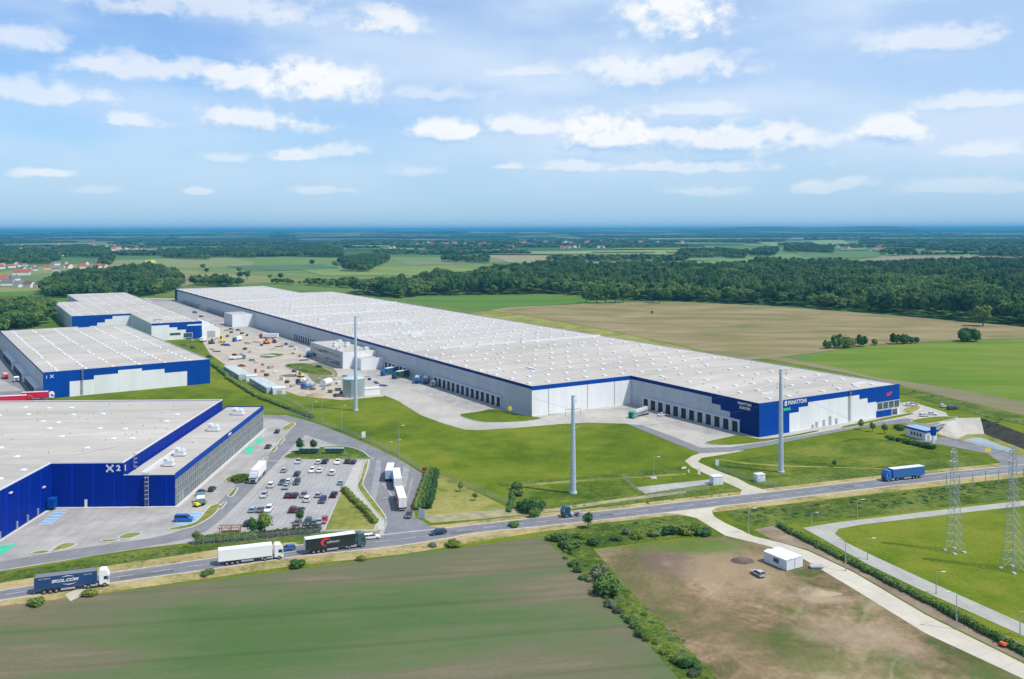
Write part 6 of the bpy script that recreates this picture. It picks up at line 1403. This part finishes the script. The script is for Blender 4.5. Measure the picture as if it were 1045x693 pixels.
for q in [(-80,140,247,251,.8),(-80,60,253,256,.9),(100,300,245,248.5,.9),(150,420,249,251.5,.9),(0,180,243,244.5,.8),(230,340,252,255,1.1),(350,530,246,249,.9),(400,600,251.5,253,.8),(540,660,245,248,.9),(600,690,250,253,.8),(660,800,245.5,247.5,.9),(690,830,250,253,.8),
    (780,960,252,255.5,1.0),(880,1120,245,250,1.1),(930,1120,253,257,1.1),(1000,1120,260,263,.9),(850,1000,256,258,.7),(280,560,241.5,243,.9),(560,850,241,243.2,.9),(820,1120,241,243,1.0),(-80,300,240,241.6,1.0),(300,1120,239,240.3,1.1),(-80,400,238.4,239.2,1.2),(400,1120,237.6,238.6,1.3),(-80,1120,236.9,237.4,1.4),(560,700,265,267,.5),(870,960,263,266,.7),(430,540,259,260,.6),(120,190,259,261,.9)]: belt(*q)
print('far',len(far))
scatter('far_woodland',far,crowns,'dark woods in long belts across the plain towards the horizon','woodland')

# bushes: hedge between the fields and roadside
BP=[bush_proto(21,M_leaf),bush_proto(22,M_leafy),bush_proto(23,M_leafd),bush_proto(24,M_leafg)]; bused=set()
def put_bush(k,u,v,s,label,group=None,sz=None,dx=0,dy=0,cat='bush'):
    src=BP[k]; p=G(u,v)
    if k in bused: o=src.copy(); COL.objects.link(o)
    else: bused.add(k); o=src
    o.location=(p.x+dx,p.y+dy,0); o.rotation_euler=(0,0,random.uniform(0,6.28)); o.scale=(s,s,sz or s*random.uniform(.8,1.15)); tag(o,label,cat,group); return o
rb=random.Random(5)
for u,v,k,h,l in BORDER: put_bush((0,0,2,2,0)[k],u,v,h/3.4,l,None,sz=h/2.0,cat='tree')
n=34
for i in range(n):
    t=i/(n-1); v=553+t*150; 
    u=568+(v-553)*.62+ (t**2)*72-2; big=i in (2,)
    put_bush(rb.choice((0,0,1,2,2,3)),u+rb.uniform(-4,5)+3,v+rb.uniform(-2,2),rb.uniform(.3,.68)*(1+.1*t),'%s bush from the main road along the ditch line between the two fields'%('first' if i==0 else '%d%s'%(i+1,{2:'nd',3:'rd',22:'nd',23:'rd',32:'nd',33:'rd',21:'st',31:'st'}.get(i+1,'th'))),'bushes of the ditch line')
put_bush(0,620,606,1.7,'largest round bush in the ditch line, casting a shadow on the crop field'); put_bush(2,584,560,1.3,'dark broad bush at the upper end of the ditch line'); put_bush(3,611,590,1.3,'pale flowering elder beside the largest round bush')
k_i={q:n+1 for n,q in enumerate(sorted([(605,556),(628,552),(650,549),(668,547),(683,546),(697,545.5),(711,545),(720,546),(590,551),(640,545),(572,552),(563,551)]))}
for i,(u,v,k,s) in enumerate([(605,556,0,1.3),(628,552,2,1.0),(650,549,1,1.2),(668,547,0,1.3),(683,546,2,1.4),(697,545.5,1,1.7),(711,545,0,1.6),(720,546,2,1.3),(590,551,1,1.2),(640,545,3,1.0),(572,552,2,1.5),(563,551,0,1.2)]): put_bush(k,u,v,s*.72,'bush in the green verge below the main road, %s'%('%d%s from the left'%(k_i[(u,v)],{1:'st',2:'nd',3:'rd'}.get(k_i[(u,v)],'th'))),'bushes below the main road')
for u,v,k,s,l in [(37,618,0,1.0,'round bush on the dry verge below the navy trailer'),(212,587,2,.8,'dark bush on the dry verge below the white box truck'),(303,579,0,1.1,'green bush on the dry verge between the two big trucks'),(368,572.5,1,.7,'small bush on the dry verge below the black trailer'),(464,557,1,1.1,'bush on the dry verge right of the road junction'),(441,558,3,.6,'small pale bush on the dry verge at the junction'),(90,609,1,.9,'yellowish bush by the lay-by'),(525,537.5,0,.9,'bush on the upper verge left of the tractor unit')]: put_bush(k,u,v,s,l,sz=s*.75)
for u,v in ((533,520),(538,523),(545,527),(540,515),(530,506),(527,500),(549,521)): put_bush(rb.choice((0,2)),u,v,rb.uniform(.8,1.2),'bush in the overgrown corner left of the lawn mast, %s from the road'%{533:'fourth',538:'third',545:'second',540:'fifth',530:'sixth',527:'farthest',549:'nearest'}[u],'bushes left of the lawn mast')
for u,v in ((906,447),(911,449),(917,450.5),(923,452),(930,453.5),(937,455),(944,456.5),(950,458),(919,439),(916,437)): put_bush(rb.choice((0,2)),u,v,rb.uniform(.6,.95),'low bush in the planting before the gatehouse, %s from left'%ordn(1+sorted([906,911,917,923,930,937,944,950,919,916]).index(u)),'bushes before the gatehouse')
put_bush(1,243,490.5,1.7,'bright green oval bush beside the parked white truck',sz=.8); put_bush(1,249,489,1.7,'right half of the clipped green shrub mound touching the parked truck',sz=.8)
# hedges as long clipped or loose bodies
def hedge(px0,px1,w,h,label,m,n=900,size=.45,seed=1):
    a=G(*px0);b=G(*px1);d=b-a;L=d.length;k=max(3,int(L/(w*.8))); lobes=[(L*(i+.5)/k,random.uniform(-.15,.15)*w,h*.45,L/k*.8,w*.55,h*random.uniform(.48,.6)) for i in range(k)]
    o=leaf_obj('hedge',lobes,n,size,m,None,seed); o.location=a; o.rotation_euler=(0,0,math.atan2(d.y,d.x)); tag(o,label,'hedge'); return o
hedge((200,555),(262,549.3),2.6,2.2,'loose hedge below the service road, left half of the car park hedge',M_leaf,2200,seed=31); hedge((264,549),(326,543),2.4,1.8,'even hedge along the bottom row of cars',M_leafg,2200,seed=32)
hedge((351,501),(384,535),2.2,1.9,'clipped hedge between yellow grass triangle and footpath',M_leafy,1800,seed=33)
for i in range(4):
    f_=i/3; hedge((423+f_*15,521-f_*1.5),(437.5+f_*8,482+f_*2),2.0,2.4,'row %s of the dense shrub block right of the truck lane'%['one, nearest the lane,','two','three','four, farthest from the lane,'][i],M_leafd if i%2 else M_leaf,1700,seed=34+i)
hedge((262,405),(232,386),3,2.0,'scrub behind the site cabins, left stretch',M_leaf,1500,seed=40); hedge((320,427),(264,406),2.6,1.6,'scrub along the lawn fence below the cabins',M_leafd,2200,seed=41); hedge((232,385),(216,372),2.6,2.2,'scrub beside the corner of the middle warehouse',M_leaf,1000,seed=42)
hedge((794,537.5),(960,622),2.0,1.5,'dense green hedge along the substation road, upper stretch',M_leaf,5000,.4,seed=43); hedge((960,622),(1060,676),2.0,1.5,'dense green hedge along the substation road, lower stretch',M_leaf,3500,.4,seed=44)
hedge((520,523),(524,502),1.8,1.3,'dark ditch growth running up to the lawn corner',M_leafd,700,seed=45)
# weeds of the rough verges
wd=[]
def weeds(px,sp,s0,s1,ks):
    for x,y in sample(px,sp,.5): s=random.uniform(s0,s1)*.8; wd.append((x,y,-.15,s*1.5,s*random.uniform(.4,.8),random.uniform(0,6.28),1 if random.random()<.3 else random.choice((0,3,1,0))))
weeds([(748,522),(820,514),(900,505),(1045,489),(1100,484),(1100,500),(1045,503),(944,514),(857,524),(800,530),(775,533),(756,531)],1.6,.16,.42,(0,0,1,2,3))
weeds([(566,547),(600,538),(690,529),(712,536),(722,541),(700,547),(640,554),(604,559),(580,559)],1.7,.14,.38,(0,0,1,2,3))
weeds([(-60,600),(0,586),(60,576.5),(150,562),(200,556.5),(222,556),(222,561),(115,577),(20,591),(-60,605)],1.5,.14,.34,(0,1,1,2))
weeds([(570,556),(580,558),(640,602),(700,655),(760,724),(745,730),(690,672),(622,604)],1.5,.15,.4,(0,1,2,2))
weeds([(640,512),(700,504),(725,501),(755,502),(755,505),(700,510),(640,516),(560,525),(540,522),(560,518)],2.0,.12,.28,(0,1,2))
weeds([(0,618),(100,606),(200,593),(300,580.5),(400,567),(500,554),(500,556),(400,569),(300,582.5),(200,595),(100,608),(0,620)],2.6,.1,.22,(1,3,1))
weeds([(505,498),(540,496),(590,492),(640,488),(700,483),(700,487),(640,493),(560,499),(530,503)],2.6,.12,.3,(0,2))
weeds([(800,543),(845,560),(900,590),(960,620),(1045,660),(1045,664),(955,624),(890,590),(838,563)],2.2,.1,.22,(0,1,3))
weeds([(1010,432),(1045,430),(1250,455),(1250,458),(1045,434),(960,407),(918,396.5),(918,395.5),(960,404)],2.5,.2,.45,(0,1,2))
scatter('verge_weeds',wd,BP,'tall weeds and scrub covering the roadside verges and ditches','weeds'); print('weeds',len(wd))

# ------------------------------------------------------------ villages
def house_proto(wm,rm,L=12,Wd=9,h=4.5,rh=3.6):
    rt=empty('house',(0,0,0)); f=MB(); f.box(-L/2,L/2,-Wd/2,Wd/2,0,h)
    for s in (-1,1): f.add([(s*L/2,-Wd/2,h),(s*L/2,Wd/2,h),(s*L/2,0,h+rh)],[(0,1,2) if s>0 else (2,1,0)])
    w=f.build('wall',wm,rt); o=.5
    f=MB(); f.add([(-L/2-o,-Wd/2-o,h-.35),(L/2+o,-Wd/2-o,h-.35),(L/2+o,0,h+rh+.12),(-L/2-o,0,h+rh+.12),(-L/2-o,Wd/2+o,h-.35),(L/2+o,Wd/2+o,h-.35)],[(0,1,2,3),(3,2,5,4)]); f.box(L*.2,L*.2+.9,-.4,.4,h+rh*.6,h+rh+1.2); f.build('roof',rm,rt)
    return rt
HP=[(house_proto(M_wall,M_tile),'red-roofed'),(house_proto(M_wall2,M_tile),'orange-roofed cream'),(house_proto(M_wall,M_tile2),'brown-roofed'),(house_proto(M_wall,M_tile3),'grey-roofed'),(house_proto(M_wall,M_tile,22,10,5,4),'long red-roofed')]; hus=set()
def house(k,u,v,s,lab,group,rz=None):
    src,ad=HP[k]
    if k in hus: o=copy_tree(src)
    else: hus.add(k); o=src
    o.location=G(u,v); o.rotation_euler=(0,0,rz if rz is not None else rh_.uniform(0,3.1)); s*=.95; o.scale=(s,s,s); tag(o,ad+' house '+lab,'house',group)
rh_=random.Random(4)
def village(u0,u1,v0,v1,n,lab,group,s0=.8,s1=1.3,ks=(0,0,1,2,3,4)):
    q=sorted([(rh_.uniform(u0,u1),rh_.choice(ks),rh_.uniform(v0,v1),rh_.uniform(s0,s1)) for i in range(n)]); ct={}
    for u,k,v,s in q: ct[k]=ct.get(k,0)+1; house(k,u,v,s,lab+(', %s from left'%ordn(ct[k]) if n>1 else ''),group)
for u,v,k,s,l in [(2,288,0,1.4,'at the very left edge near the slate-roofed yard'),(22,281,4,1.4,'alone above the left meadow'),(15,287,3,1.3,'with white gable, second from the left edge'),(57,277,3,1.1,'with white gable on the pale field behind the left village'),(8,292,3,1.5,'left of the low farm row at the left edge'),(20,293,3,1.3,'in the middle of the low farm row at the left edge'),(30,293.5,2,1.3,'right of centre in the low farm row'),(39,293.5,3,1.2,'at the right end of the low farm row'),
  (71,274,0,1.5,'with a bright roof in the row right of the white gable'),(84,274,1,1.4,'second in the row right of the white gable'),(91,275,3,1.1,'third in the row right of the white gable'),(100,273.5,0,1.3,'at the right end of the row before the big wood')]: house(k,u,v,s,l,None)
village(-40,58,270,277,36,'in the village at the left edge','houses of the left village'); village(60,112,270,274,8,'in the row before the big wood','houses of the row'); village(20,112,256,262,18,'in the far hamlet at left','houses of the far left hamlet',1,1.6)
village(125,192,256.5,260.5,30,'in the settlement left of the pale fields','houses of the settlement',.9,1.4,(3,2,3,0)); village(10,150,249,256,26,'in the distant left village among trees','houses of the distant left village',1.2,1.8)
village(385,420,252,254.5,6,'in the distant hamlet','houses of the distant hamlet',1.3,1.8); village(425,540,248.5,253,34,'in the distant village at the centre','houses of the distant centre village',1.3,2.0,(0,1,0,2,4)); village(560,620,250,254,14,'in the distant village right of centre','houses of the distant right village',1.4,2.0,(1,2,0,3)); village(535,700,246,249,24,'in the farthest village right of centre','houses of the farthest village',1.6,2.6,(1,3,2))
village(558,605,265,272,11,'among the trees behind the wood edge','houses among the woodland',.9,1.3,(0,0,2,3)); village(640,672,263,269,5,'at the clearing behind the wood','houses at the clearing',.9,1.3,(0,3)); village(725,740,258,262,3,'beside the dark copse at right','houses by the copse',1,1.5); village(835,905,252.5,257,9,'scattered in the far right plain','houses of the far right plain',1.4,2.0,(0,1,3))
village(170,200,288,291.5,4,'at the far end of the long warehouse','houses at the far end',.8,1.2,(3,1))
sh=MB(); 
for u,v,w,d,h,l in ((4,258,150,60,9,'large white hall at the far left edge'),(46,254.5,90,30,8,'long low white hall in the distant left village'),(25,262,60,40,7,'long pale shed above the left village')):
    p=G(u,v); rt=empty('distant_hall',p,.2,l,'hall'); f=MB(); f.box(-w/2,w/2,-d/2,d/2,0,h); f.build('wall',M_wall,rt); f=MB(); f.add([(-w/2,-d/2,h+.01),(w/2,-d/2,h+.01),(w/2,0,h+4),(-w/2,0,h+4),(-w/2,d/2,h+.01),(w/2,d/2,h+.01)],[(0,1,2,3),(3,2,5,4)]); f.build('roof',M_sky_l,rt)
for u,v,h,l in ((59.5,252,34,'church tower with pointed spire in the distant left village'),(437,250,38,'church tower in the distant village at the centre')):
    p=G(u,v); rt=empty('church',p,0,l,'church'); f=MB(); f.box(-4,4,-4,4,0,h*.55); f.box(4,28,-6,6,0,h*.25); f.build('wall',M_wall,rt); f=MB(); f.add([(-4.3,-4.3,h*.55),(4.3,-4.3,h*.55),(4.3,4.3,h*.55),(-4.3,4.3,h*.55),(0,0,h)],[(0,1,4),(1,2,4),(2,3,4),(3,0,4)]); f.add([(4,-7,h*.25),(29,-7,h*.25),(29,0,h*.42),(4,0,h*.42),(4,7,h*.25),(29,7,h*.25)],[(0,1,2,3),(3,2,5,4)]); f.build('roof',M_tile,rt)
# utility poles along the tan field border are tiny in the photo: a row of fence stakes
for i in range(22):
    t=i/21; p=G(672+t*118,357+t*18.5 if False else 345+t*26); 

# ------------------------------------------------------------ haze
hz=MB(); hz.box(-51000,51000,-600,91000,-6,158); ho=hz.build('haze',[]); ho['kind']='stuff'; ho['label']='thin blue summer haze over the plain'; ho['category']='haze'
hm=bpy.data.materials.new('haze'); hm.use_nodes=True; t=hm.node_tree; t.nodes.clear(); pv=t.nodes.new('ShaderNodeVolumePrincipled'); ou=t.nodes.new('ShaderNodeOutputMaterial'); t.links.new(pv.outputs[0],ou.inputs['Volume'])
pv.inputs['Color'].default_value=(.09,.40,.72,1); pv.inputs['Density'].default_value=.00007; pv.inputs['Anisotropy'].default_value=.0
ho.data.materials.append(hm)
# gantry posts of the substation beside the main road at right
gr=empty('busbar_gantry',G(966,501),0,'long grey gantry of the substation beside the right end of the main road','gantry'); a=G(966,501); b=G(1070,490); d=b-a
f=MB(); f.tube((0,0,5.2),(d.x,d.y,5.2),.12,n=5); f.tube((0,0,4.6),(d.x,d.y,4.6),.08,n=5)
for i in range(26): q=d*(i/26); q2=d*((i+.5)/26); f.tube((q.x,q.y,4.6),(q2.x,q2.y,5.2),.05,n=3)
f.build('beam',M_metal,gr)
for i in range(9): q=d*(i/8); f=MB(); f.tube((q.x,q.y,0),(q.x,q.y,5.2),.14,n=6); f.build('post',M_metal,gr)
